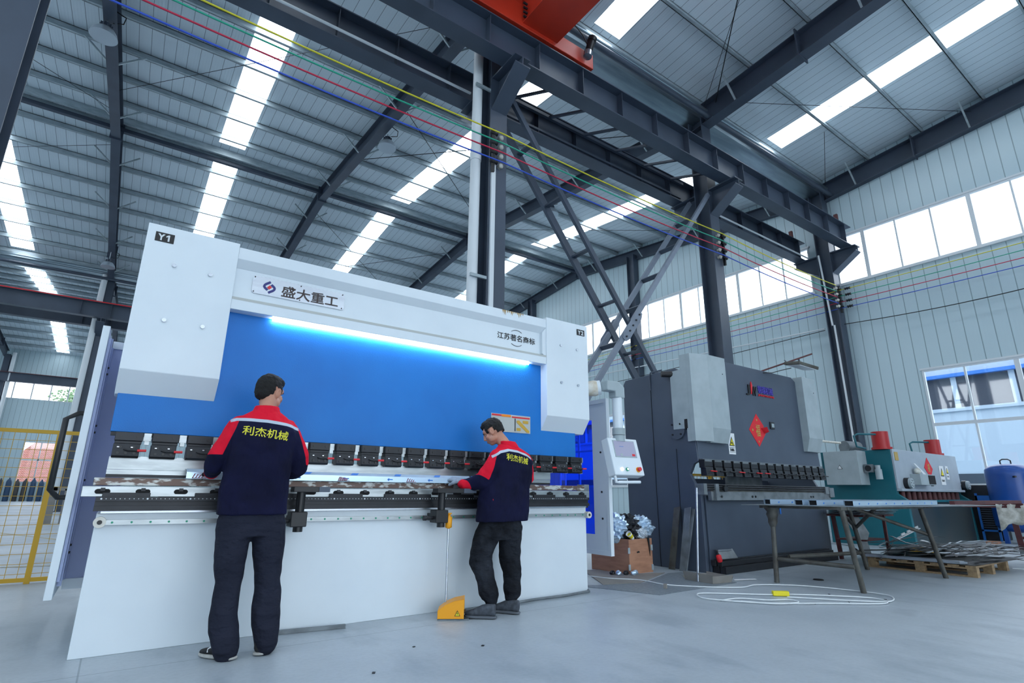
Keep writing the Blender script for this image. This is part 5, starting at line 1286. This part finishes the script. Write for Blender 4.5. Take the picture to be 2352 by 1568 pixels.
# ================================================================ the two workers
def fuse(name, mb, voxel, m, parent, smooth=3, disp=0.0, dscale=.1, origin=None):
    loc = rootloc(parent) if parent else Vector(origin)
    me = mb.mesh(name+'_src', loc)
    o = bpy.data.objects.new(name, me); C.objects.link(o)
    r_ = o.modifiers.new('fuse', 'REMESH'); r_.mode = 'VOXEL'; r_.voxel_size = voxel
    s_ = o.modifiers.new('smooth', 'SMOOTH'); s_.iterations = smooth; s_.factor = .5
    if disp:
        tx = bpy.data.textures.new(name+'_folds', 'CLOUDS'); tx.noise_scale = dscale; tx.noise_depth = 1
        d_ = o.modifiers.new('folds', 'DISPLACE'); d_.texture = tx; d_.strength = disp; d_.mid_level = .5
        s2 = o.modifiers.new('smooth2', 'SMOOTH'); s2.iterations = 1
    dg = bpy.context.evaluated_depsgraph_get(); dg.update()
    nm = bpy.data.meshes.new_from_object(o.evaluated_get(dg))
    o.modifiers.clear(); o.data = nm; nm.materials.clear(); nm.materials.append(M[m] if isinstance(m, str) else m)
    nm.polygons.foreach_set('use_smooth', [True]*len(nm.polygons))
    if parent: o.parent = parent
    else: o.location = loc
    return o
def zone(o, name, fn):
    off = Vector((0, 0, 0)); q = o
    while q: off += q.location; q = q.parent
    at = o.data.attributes.new(name, 'FLOAT', 'POINT')
    at.data.foreach_set('value', [fn(v.co+off) for v in o.data.vertices])
def m_jacket():
    a = NT('work_jacket')
    def at(n_):
        x = a.n('ShaderNodeAttribute'); x.attribute_name = n_; return a.math('GREATER_THAN', x.outputs['Fac'], 0.0)
    v = a.coord()
    navy = a.mix(a.ramp(a.noise(v, 5, 3), .35, .7), lin('#161838'), lin('#11132A'))
    c = a.mix(at('red'), navy, lin('#DB1A33'))
    c = a.mix(at('stripe'), c, lin('#B9C4D2'))
    a.l(c, a.b.inputs['Base Color']); a.b.inputs['Roughness'].default_value = .85; a.b.inputs['Specular IOR Level'].default_value = .15
    h = a.math('ADD', a.noise(v, 7, 3, (1, 1, .6), .45), a.math('MULTIPLY', a.noise(v, 240, 2), .03))
    a.bump(h, .9, .05)
    return a.m
M['jacket'] = m_jacket()
U = Vector((1, 0, 0)); V = Vector((0, 1, 0))
def seg(a, b, ra, rb, n=4, bulge=0.0):
    a, b = Vector(a), Vector(b); return [(a.lerp(b, i/n), (ra+(rb-ra)*i/n)*(1+bulge*math.sin(PI*i/n)),)*1 for i in range(n+1)]
def limb(mb, pts, n=16):
    """pts: (x,y,z,r) -> tapered round limb"""
    mb.loft([(Vector(p[:3]), p[3], p[4] if len(p) > 4 else p[3]) for p in pts], n)
    mb.ball(pts[0][:3], pts[0][3]*.98, 12); mb.ball(pts[-1][:3], pts[-1][3]*.98, 12)
def stack(mb, rows, yaw_=0.0, pw=2.3, n=28):
    """rows: (x, y, z, halfwidth, halfdepth) horizontal rings"""
    u = Vector((math.cos(yaw_), math.sin(yaw_), 0)); v = Vector((-math.sin(yaw_), math.cos(yaw_), 0))
    mb.loft([(Vector(r[:3]), r[3], r[4], u, v) for r in rows], n, pw)
def head(mb, c, rot, s=1.0):
    """skull, jaw, face and ears in head space: +Y forwards, +Z up"""
    c = Vector(c); m3 = rot.to_3x3()
    def p(x, y, z): return c+m3 @ (Vector((x, y, z))*s)
    mb.ball(p(0, -.012, .025), Vector((.076, .095, .098))*s, 20, m3)
    mb.ball(p(0, .022, -.045), Vector((.062, .072, .072))*s, 18, m3)
    mb.ball(p(0, .055, -.088), Vector((.036, .030, .026))*s, 14, m3)
    mb.ball(p(0, .07, .028), Vector((.052, .024, .03))*s, 14, m3)
    for sx in (-1, 1):
        mb.ball(p(sx*.042, .058, -.03), Vector((.022, .024, .022))*s, 12, m3)
        mb.ball(p(sx*.052, .02, -.065), Vector((.02, .045, .03))*s, 12, m3)
    mb.loft([(p(0, .084, .02), .009*s, .009*s), (p(0, .098, -.005), .011*s, .011*s), (p(0, .108, -.03), .015*s, .014*s), (p(0, .088, -.042), .014*s, .010*s)], 12)
    mb.ball(p(0, .088, -.063), Vector((.024, .012, .007))*s, 12, m3); mb.ball(p(0, .086, -.074), Vector((.021, .012, .008))*s, 12, m3)
def ears(mb, c, rot, s=1.0):
    c = Vector(c); m3 = rot.to_3x3()
    for sx in (-1, 1):
        pts = []
        for k in range(11):
            a = R(250-k*28); pts.append(c+m3 @ (Vector((sx*(.085+.007*math.sin(a+.4)), -.004+.015*math.cos(a), -.012+.029*math.sin(a)))*s))
        mb.tube(pts, .0055*s, 8)
        mb.ball(c+m3 @ (Vector((sx*.084, -.002, -.014))*s), Vector((.004, .013, .025))*s, 12, m3)
        mb.ball(c+m3 @ (Vector((sx*.08, .004, -.038))*s), Vector((.006, .008, .009))*s, 10, m3)
def face_bits(parent, c, rot, s=1.0):
    c = Vector(c); m3 = rot.to_3x3()
    def p(x, y, z): return c+m3 @ (Vector((x, y, z))*s)
    for sx in (-1, 1):
        e = MB().ball(p(sx*.031, .078, -.003), Vector((.010, .006, .0032))*s, 12, m3).build('eye', 'porcelain', parent)
        MB().ball(p(sx*.031, .0835, -.004), Vector((.006, .0025, .003))*s, 10, m3).build('iris', 'ink', e)
        MB().tube([p(sx*.016, .092, .017), p(sx*.032, .09, .022), p(sx*.048, .078, .017)], .003*s, 6).build('eyebrow', 'hair', parent)
    MB().tube([p(-.02, .0955, -.0685), p(0, .1005, -.068), p(.02, .0955, -.0685)], .0022*s, 6).build('mouth', mat('lips', '#8E5048', .5) if 'lips' not in bpy.data.materials else bpy.data.materials['lips'], parent)
def hair(parent, c, rot, s=1.0, fade=0.0):
    """short black hair: a cap over the skull that ends above the ears and at the nape"""
    c = Vector(c); m3 = rot.to_3x3(); inv = m3.inverted()
    mb = MB().ball(c+m3 @ (Vector((0, -.015, .028))*s), Vector((.080, .099, .104))*s, 28, m3).ball(c+m3 @ (Vector((0, -.055, -.012))*s), Vector((.064, .053, .066))*s, 20, m3).ball(c+m3 @ (Vector((0, .02, .082))*s), Vector((.064, .072, .047))*s, 20, m3)
    o = fuse('hair', mb, .006, 'hair', parent, 2, .012, .02)
    off = rootloc(parent); rr = random.Random(5)
    bm = bmesh.new(); bm.from_mesh(o.data); kill = []
    for f in bm.faces:
        q = inv @ (f.calc_center_median()+off-c)/s; x, y, z = abs(q.x), q.y, q.z
        lim = -.072+fade if y < -.045 else (-.03+fade*.6 if y < -.03 else (.030 if y < .03 else .05))
        if y > .028 and y < .055 and x > .055: lim = -.005
        if y > .055: lim = .062
        if z < lim: kill.append(f)
    bmesh.ops.delete(bm, geom=kill, context='FACES'); bm.to_mesh(o.data); bm.free()
    so = o.modifiers.new('thickness', 'SOLIDIFY'); so.thickness = .009; so.offset = -1
    return o
def hand(mb, wrist, d, side, palm_n, curl=.9, s=1.0):
    """d = direction of the fingers, palm_n = direction the palm faces, side=+1 when the thumb lies along d x palm_n"""
    w_ = Vector(wrist); d = Vector(d).normalized(); pn = Vector(palm_n); pn = (pn-d*pn.dot(d)).normalized(); b = d.cross(pn)*side
    mb.loft([(w_-d*.03, .026*s, .021*s, b, pn), (w_+d*.005, .028*s, .019*s, b, pn), (w_+d*.045, .038*s, .016*s, b, pn), (w_+d*.085, .041*s, .014*s, b, pn), (w_+d*.096, .036*s, .010*s, b, pn)], 16, 2.6)
    for k, (o_, L) in enumerate(((.028, .070), (.0095, .079), (-.0095, .073), (-.028, .058))):
        p = w_+d*.088+b*o_; a = 0; pts = [p-d*.015]; rad = [.0098]
        for j, f in enumerate((.44, .30, .26)):
            a += curl*(.45, .75, .6)[j]; dd = d*math.cos(a)+pn*math.sin(a)
            pts.append(p); rad.append(.0095-.001*j); p = p+dd*L*f*s
        pts.append(p); rad.append(.007)
        mb.tube(pts, rad, 10); mb.ball(p, .0072, 8)
        for q_, r_ in zip(pts[1:-1], rad[1:-1]): mb.ball(q_, r_*1.02, 8)
    p = w_+d*.02+b*.026; q = w_+d*.052+b*.052+pn*.012; r_ = w_+d*.082+b*.055+pn*.034
    mb.tube([p, q, r_], [.016, .012, .0095], 10); mb.ball(p, .016, 8); mb.ball(q, .012, 8); mb.ball(r_, .0098, 8)
def shoe(parent, heel, toe, m_up, m_sole, extra=None, hgt=.085):
    heel, toe = Vector(heel), Vector(toe); d = (toe-heel); d.z = 0; L = d.length; d.normalize(); b = Vector((-d.y, d.x, 0)); z = Vector((0, 0, 1))
    def P(a, c, h): return heel+d*a*L+b*c+z*h
    up = MB(); rows = []
    for a, w_, h in ((.02, .030, hgt), (.12, .036, hgt), (.3, .037, hgt*1.0), (.45, .039, hgt*.92), (.62, .043, hgt*.72), (.78, .045, hgt*.56), (.92, .036, hgt*.46), (.99, .016, hgt*.38)):
        rows.append((P(a, 0, .022+(h-.02)/2), w_, (h-.012)/2, b, z))
    up.loft(rows, 18, 2.4)
    o = fuse('shoe', up, .006, m_up, parent, 3)
    so = MB(); out = []
    for a, w_ in ((-.03, .014), (0, .030), (.1, .040), (.3, .038), (.5, .041), (.7, .050), (.88, .046), (.98, .028), (1.02, .008)): out.append((a, w_))
    ring = [(a, w_) for a, w_ in out]+[(a, -w_) for a, w_ in out[::-1]]
    def lift(a): return .006*max(0, (a-.75)*4)
    lo = [P(a, w_*.93, .001+lift(a)) for a, w_ in ring]; mi = [P(a, w_*1.04, .012+lift(a)) for a, w_ in ring]; hi = [P(a, w_*.98, .027+lift(a)) for a, w_ in ring]
    n = len(ring); so.add(lo+mi+hi, [tuple(range(n))[::-1], tuple(range(2*n, 3*n))]+[(k*n+i, k*n+(i+1) % n, (k+1)*n+(i+1) % n, (k+1)*n+i) for k in (0, 1) for i in range(n)])
    q_ = so.build('sole', m_sole, o); sb_ = q_.modifiers.new('round', 'SUBSURF'); sb_.levels = 2; sb_.render_levels = 2; q_.data.polygons.foreach_set('use_smooth', [True]*len(q_.data.polygons))
    return o, P
def on_back(parent, s, p0, p1, hgt, target, name, m, arch=0.0):
    """lettering laid on the cloth: built flat then pushed onto the jacket surface along +Y"""
    p0, p1 = Vector(p0), Vector(p1); c = (p0+p1)/2; L = (p1-p0).length
    ang = math.atan2(p1.z-p0.z, p1.x-p0.x)
    pl = Matrix.Translation((c.x, c.y, c.z)) @ Matrix.Rotation(-ang, 4, 'Y') @ Matrix.Rotation(PI/2, 4, 'X')
    mb = text(MB(), s, .08, pl, .0, .012, fit=(L, hgt))
    bm = bmesh.new(); me = mb.mesh('t'); bm.from_mesh(me); bmesh.ops.triangulate(bm, faces=bm.faces)
    bmesh.ops.subdivide_edges(bm, edges=[e for e in bm.edges if e.calc_length() > .02], cuts=2); bmesh.ops.triangulate(bm, faces=bm.faces)
    off = rootloc(target.parent)
    from mathutils.bvhtree import BVHTree
    tb = BVHTree.FromPolygons([v.co+off for v in target.data.vertices], [tuple(p.vertices) for p in target.data.polygons])
    for v in bm.verts:
        hit = tb.ray_cast(Vector((v.co.x, 2.5, v.co.z)), Vector((0, 1, 0)))[0]
        if hit: v.co = hit+Vector((0, -.0025, 0))
    bm.to_mesh(me); bm.free(); me.transform(Matrix.Translation(-off)); me.materials.append(M[m])
    o = bpy.data.objects.new(name, me); C.objects.link(o); o.parent = target
    return o
def polyline_z(pts, x):
    for (x0, z0), (x1, z1) in zip(pts, pts[1:]):
        if x <= x1 or (x1, z1) == pts[-1]: return z0+(z1-z0)*(x-x0)/(x1-x0)

# ---------------- worker at the left
O1 = Vector((.80, 4.06, 0))
hc1 = Vector((.795, 4.13, 1.665)); hr1 = Matrix.Rotation(R(-56), 4, 'Z') @ Matrix.Rotation(R(-10), 4, 'X')
b1 = MB(); head(b1, hc1, hr1, 1.02); ears(b1, hc1, hr1, 1.02)
b1.loft([((.775, 4.08, 1.44), .075, .07), ((.78, 4.085, 1.50), .058, .06), ((.785, 4.095, 1.56), .056, .058), ((.79, 4.11, 1.63), .056, .06)], 18)
stack(b1, [(.775, 4.09, .78, .15, .10), (.77, 4.08, .9, .145, .095), (.77, 4.06, 1.05, .14, .09), (.77, 4.05, 1.25, .165, .10), (.772, 4.06, 1.38, .17, .095), (.775, 4.07, 1.45, .13, .07)])
limb(b1, [(.61, 4.07, 1.40, .055), (.53, 4.06, 1.22, .045), (.50, 4.12, 1.17, .042), (.52, 4.27, 1.115, .033), (.53, 4.35, 1.10, .028)])
limb(b1, [(.95, 4.07, 1.40, .055), (1.03, 4.07, 1.22, .045), (1.035, 4.12, 1.16, .042), (1.0, 4.27, 1.10, .033), (.97, 4.36, 1.10, .028)])
hand(b1, (.53, 4.355, 1.105), (.12, 1, .05), 1, (.1, 0, -1), .55); hand(b1, (.965, 4.36, 1.105), (-.15, 1, .05), -1, (-.1, 0, -1), .55)
limb(b1, [(.68, 4.08, .80, .095), (.675, 4.06, .55, .068), (.68, 4.05, .42, .05), (.685, 4.03, .28, .052), (.70, 4.01, .09, .034)])
limb(b1, [(.89, 4.08, .80, .095), (.905, 4.05, .55, .068), (.915, 4.05, .42, .05), (.92, 4.03, .28, .052), (.93, 4.01, .09, .034)])
P1 = fuse('person', b1, .0062, 'skin', None, 2, origin=O1)
tag(P1, 'worker in red and navy jacket standing at the left end of the sheet, back turned', 'person')
face_bits(P1, hc1, hr1, 1.02); hair(P1, hc1, hr1, 1.02)
j = MB()
stack(j, [(.773, 4.08, .835, .214, .135), (.772, 4.08, .90, .212, .137), (.768, 4.07, 1.02, .213, .14), (.768, 4.05, 1.15, .205, .145), (.77, 4.04, 1.28, .205, .142), (.772, 4.045, 1.38, .212, .13), (.773, 4.06, 1.44, .195, .112), (.775, 4.075, 1.49, .13, .088), (.778, 4.085, 1.525, .085, .075)], 0, 2.5)
limb(j, [(.625, 4.07, 1.405, .078), (.575, 4.06, 1.32, .072), (.522, 4.065, 1.21, .068), (.508, 4.11, 1.155, .066), (.512, 4.19, 1.125, .056), (.522, 4.28, 1.11, .048), (.528, 4.33, 1.105, .043)], 18)
limb(j, [(.925, 4.07, 1.40, .078), (.975, 4.06, 1.32, .074), (1.025, 4.065, 1.22, .07), (1.037, 4.10, 1.15, .068), (1.02, 4.19, 1.12, .058), (.99, 4.28, 1.105, .05), (.972, 4.34, 1.105, .044)], 18)
jk = fuse('jacket', j, .0075, 'jacket', P1, 4, .020, .11)
ln = [(.50, 1.425), (.59, 1.452), (.77, 1.447), (.90, 1.435), (1.0, 1.412), (1.1, 1.39)]
def red1(p):
    x, y, z = p; yk = z-polyline_z(ln, x)
    if x < .66:
        d_ = (.600-x)-(1.43-z)*.30 if z > 1.13 else -1; s_ = min(d_, z-1.212, 4.17-y)
        cuff = (y-4.255) if z < 1.2 else -1
        return max(yk, s_, cuff)
    if x > .93:
        d_ = (x-.985)-(1.42-z)*.36; s_ = min(d_, z-1.165, 4.3-y); return max(yk, s_, (y-4.30) if z < 1.15 else -1)
    return yk
def st1(p):
    x, y, z = p; zz = polyline_z(ln, x); a = .011-abs(z-zz+.006)
    if y > 4.09 or x < .555 or x > 1.0: return -1
    return a
zone(jk, 'red', red1); zone(jk, 'stripe', st1)
c = MB(); stack(c, [(.778, 4.075, 1.495, .098, .085), (.78, 4.08, 1.525, .088, .078), (.781, 4.085, 1.555, .079, .072), (.781, 4.085, 1.56, .06, .055), (.78, 4.085, 1.5, .06, .055)])
col = fuse('collar', c, .006, 'jacket', jk, 2, .006, .05); zone(col, 'red', lambda p: 1); zone(col, 'stripe', lambda p: -1)
on_back(P1, '利杰机械', (.622, 4, 1.373), (.908, 4, 1.345), .062, jk, 'back_lettering', 'text_yellow')
t1 = MB()
stack(t1, [(.775, 4.085, .89, .19, .12), (.775, 4.085, .80, .207, .13), (.775, 4.08, .74, .205, .13), (.777, 4.075, .70, .195, .12)], 0, 2.4)
limb(t1, [(.685, 4.08, .78, .115, .12), (.675, 4.065, .66, .103, .108), (.675, 4.055, .54, .092, .098), (.684, 4.05, .44, .076, .085), (.675, 4.03, .34, .078, .085), (.672, 4.02, .25, .080, .085), (.684, 4.02, .17, .086, .088), (.700, 4.0, .10, .078, .084), (.711, 3.995, .045, .070, .080)], 20)
limb(t1, [(.880, 4.08, .78, .115, .12), (.895, 4.065, .66, .103, .108), (.903, 4.055, .54, .090, .096), (.911, 4.05, .43, .078, .086), (.918, 4.035, .34, .084, .088), (.922, 4.02, .25, .086, .088), (.926, 4.02, .17, .084, .086), (.933, 4.0, .11, .074, .084), (.938, 3.995, .052, .067, .080)], 20)
fuse('trousers', t1, .0075, 'trouser', P1, 4, .016, .12)
for hl, te in (((.752, 3.948, 0), (.600, 4.165, 0)), ((.886, 3.955, 0), (1.018, 4.17, 0))):
    sh, PP = shoe(P1, hl, te, 'shoe_black', 'sole_white')
    m = MB(); sgn = 1 if hl[0] < .8 else -1
    m.tube([PP(.50, sgn*.036, .04), PP(.53, sgn*.036, .06), PP(.60, sgn*.033, .066), PP(.66, sgn*.036, .055), PP(.64, sgn*.043, .038)], .0045, 6)
    m.tube([PP(.50, -sgn*.036, .04), PP(.53, -sgn*.036, .06), PP(.60, -sgn*.033, .066), PP(.66, -sgn*.036, .055), PP(.64, -sgn*.043, .038)], .0045, 6)
    m.build('shoe_mark', 'paper', sh)
gl = MB(); hand(gl, (.53, 4.355, 1.105), (.12, 1, .05), 1, (.1, 0, -1), .55, 1.0); [gl.ball(v, .001, 4) for v in []]
g1 = fuse('glove', gl, .005, 'glove_dark', P1, 1); g1.modifiers.new('fit', 'DISPLACE').strength = .004
gl = MB(); hand(gl, (.965, 4.36, 1.105), (-.15, 1, .05), -1, (-.1, 0, -1), .55, 1.0)
g1 = fuse('glove', gl, .005, 'glove_dark', P1, 1); g1.modifiers.new('fit', 'DISPLACE').strength = .004

# ---------------- worker at the right
O2 = Vector((2.85, 4.17, 0)); YW = R(11)
hc2 = Vector((2.800, 4.26, 1.535)); hr2 = Matrix.Rotation(R(42), 4, 'Z') @ Matrix.Rotation(R(-30), 4, 'X')
b2 = MB(); head(b2, hc2, hr2, .98); ears(b2, hc2, hr2, .98)
b2.loft([((2.92, 4.15, 1.34), .07, .07), ((2.895, 4.165, 1.39), .055, .056), ((2.865, 4.19, 1.44), .053, .055), ((2.83, 4.23, 1.50), .054, .056)], 18)
stack(b2, [(2.86, 4.2, .72, .15, .10), (2.88, 4.19, .9, .14, .095), (2.90, 4.17, 1.10, .145, .095), (2.91, 4.15, 1.25, .16, .095), (2.91, 4.14, 1.32, .13, .075)], YW)
la2 = [(2.76, 4.12, 1.28, .052), (2.69, 4.13, 1.16, .044), (2.655, 4.16, 1.09, .040), (2.575, 4.26, 1.06, .033), (2.515, 4.335, 1.062, .028)]
ra2 = [(3.07, 4.2, 1.27, .052), (3.135, 4.23, 1.14, .044), (3.13, 4.28, 1.08, .040), (3.03, 4.37, 1.05, .033), (2.95, 4.40, 1.06, .028)]
limb(b2, la2); limb(b2, ra2)
H2 = ((2.513, 4.338, 1.085), (-.62, .75, .18), 1, (.25, .3, -1))
hand(b2, *H2[:3], H2[3], .75, .98); hand(b2, (2.94, 4.41, 1.065), (-.75, .5, .05), -1, (0, .2, -1), .6, .98)
limb(b2, [(2.76, 4.19, .70, .09), (2.67, 4.2, .50, .062), (2.665, 4.2, .40, .048), (2.67, 4.13, .26, .048), (2.685, 4.07, .09, .032)])
limb(b2, [(2.95, 4.19, .70, .09), (2.96, 4.2, .50, .062), (2.963, 4.2, .38, .048), (2.955, 4.16, .25, .048), (2.92, 4.13, .09, .032)])
P2 = fuse('person', b2, .006, 'skin', None, 2, origin=O2)
tag(P2, 'worker in red and navy jacket bending his head over the right end of the sheet', 'person')
face_bits(P2, hc2, hr2, .98); hair(P2, hc2, hr2, .98, .03)
j = MB()
stack(j, [(2.873, 4.19, .742, .258, .15), (2.872, 4.19, .82, .262, .155), (2.878, 4.18, .95, .255, .155), (2.90, 4.17, 1.08, .24, .15), (2.925, 4.15, 1.20, .228, .14), (2.935, 4.14, 1.28, .222, .125), (2.93, 4.14, 1.33, .19, .105), (2.91, 4.15, 1.38, .12, .085), (2.90, 4.155, 1.41, .085, .072)], YW, 3.0)
limb(j, [(2.765, 4.12, 1.285, .082), (2.715, 4.12, 1.21, .082), (2.665, 4.14, 1.13, .080), (2.64, 4.17, 1.085, .074), (2.585, 4.245, 1.06, .060), (2.535, 4.30, 1.055, .050), (2.515, 4.325, 1.06, .045)], 18)
limb(j, [(3.08, 4.17, 1.28, .080), (3.12, 4.18, 1.20, .078), (3.15, 4.20, 1.12, .072), (3.14, 4.25, 1.06, .066), (3.04, 4.36, 1.05, .054), (2.965, 4.395, 1.055, .046)], 18)
jk = fuse('jacket', j, .0075, 'jacket', P2, 4, .024, .12)
l2 = [(2.55, 1.20), (2.68, 1.300), (2.75, 1.342), (2.83, 1.362), (2.93, 1.352), (3.04, 1.325), (3.14, 1.27)]
def red2(p):
    x, y, z = p; yk = z-polyline_z(l2, x)
    if y > 4.2 and x < 3.05 and x > 2.7: yk = z-1.33
    if x < 2.79:
        d_ = (2.715-x)-(1.32-z)*.30; s_ = min(d_, z-1.143+(x-2.573)*.68, 4.22-y)
        cuff = min(2.51+(1.105-z)*.55-x, z-.98, y-4.1)
        return max(yk, s_, cuff)
    if x > 3.05: return max(yk, min((x-3.135)-(1.33-z)*.12, z-1.08), (y-4.36))
    return yk
def st2(p):
    x, y, z = p
    if y > 4.2 or x < 2.675 or x > 3.10: return -1
    return .011-abs(z-polyline_z(l2, x)+.006)
zone(jk, 'red', red2); zone(jk, 'stripe', st2)
c = MB(); stack(c, [(2.912, 4.15, 1.385, .092, .08), (2.905, 4.155, 1.415, .082, .072), (2.895, 4.165, 1.442, .076, .068), (2.9, 4.16, 1.445, .058, .052), (2.91, 4.15, 1.39, .058, .052)], YW)
col = fuse('collar', c, .006, 'jacket', jk, 2, .006, .05); zone(col, 'red', lambda p: 1); zone(col, 'stripe', lambda p: -1)
on_back(P2, '利杰机械', (2.785, 4, 1.296), (3.04, 4, 1.262), .062, jk, 'back_lettering', 'text_yellow')
m = MB().tube([(2.70, 4.055, 1.03), (2.69, 4.05, .98), (2.675, 4.045, .93), (2.68, 4.045, .905)], .008, 6); m.build('side_piping', 'red_sticker', jk)
t2_ = MB()
stack(t2_, [(2.86, 4.2, .80, .19, .12), (2.855, 4.2, .72, .21, .13), (2.85, 4.2, .64, .205, .125), (2.85, 4.2, .59, .185, .11)], YW, 2.4)
limb(t2_, [(2.755, 4.19, .70, .115), (2.70, 4.2, .58, .108), (2.665, 4.2, .49, .098), (2.66, 4.2, .41, .098), (2.668, 4.16, .33, .084), (2.672, 4.13, .26, .080), (2.680, 4.10, .19, .084), (2.682, 4.08, .16, .076), (2.687, 4.07, .138, .058), (2.688, 4.07, .118, .052)], 20)
limb(t2_, [(2.955, 4.19, .70, .112), (2.965, 4.2, .60, .105), (2.962, 4.2, .50, .097), (2.962, 4.2, .40, .095), (2.965, 4.17, .32, .084), (2.958, 4.15, .25, .077), (2.945, 4.13, .18, .080), (2.935, 4.12, .15, .072), (2.925, 4.12, .13, .057), (2.922, 4.12, .112, .051)], 20)
fuse('trousers', t2_, .007, 'denim', P2, 3, .018, .08)
for hl, te in (((2.69, 4.0, 0), (2.50, 4.175, .0)), ((2.945, 4.03, 0), (2.80, 4.27, 0))):
    sh, PP = shoe(P2, hl, te, 'shoe_grey', 'sole_grey', hgt=.105)
    m = MB()
    for k in range(4): m.tube([PP(.42+k*.08, -.022, .088-k*.011), PP(.45+k*.08, .022, .086-k*.011)], .0025, 6)
    m.build('laces', 'paper', sh)
gl = MB(); hand(gl, *H2[:3], H2[3], .75, .98)
g2 = fuse('glove', gl, .0045, 'glove', P2, 1); g2.modifiers.new('fit', 'DISPLACE').strength = .005
gl = MB(); hand(gl, (2.94, 4.41, 1.065), (-.75, .5, .05), -1, (0, .2, -1), .6, .98)
g2 = fuse('glove', gl, .0045, 'glove', P2, 1); g2.modifiers.new('fit', 'DISPLACE').strength = .005
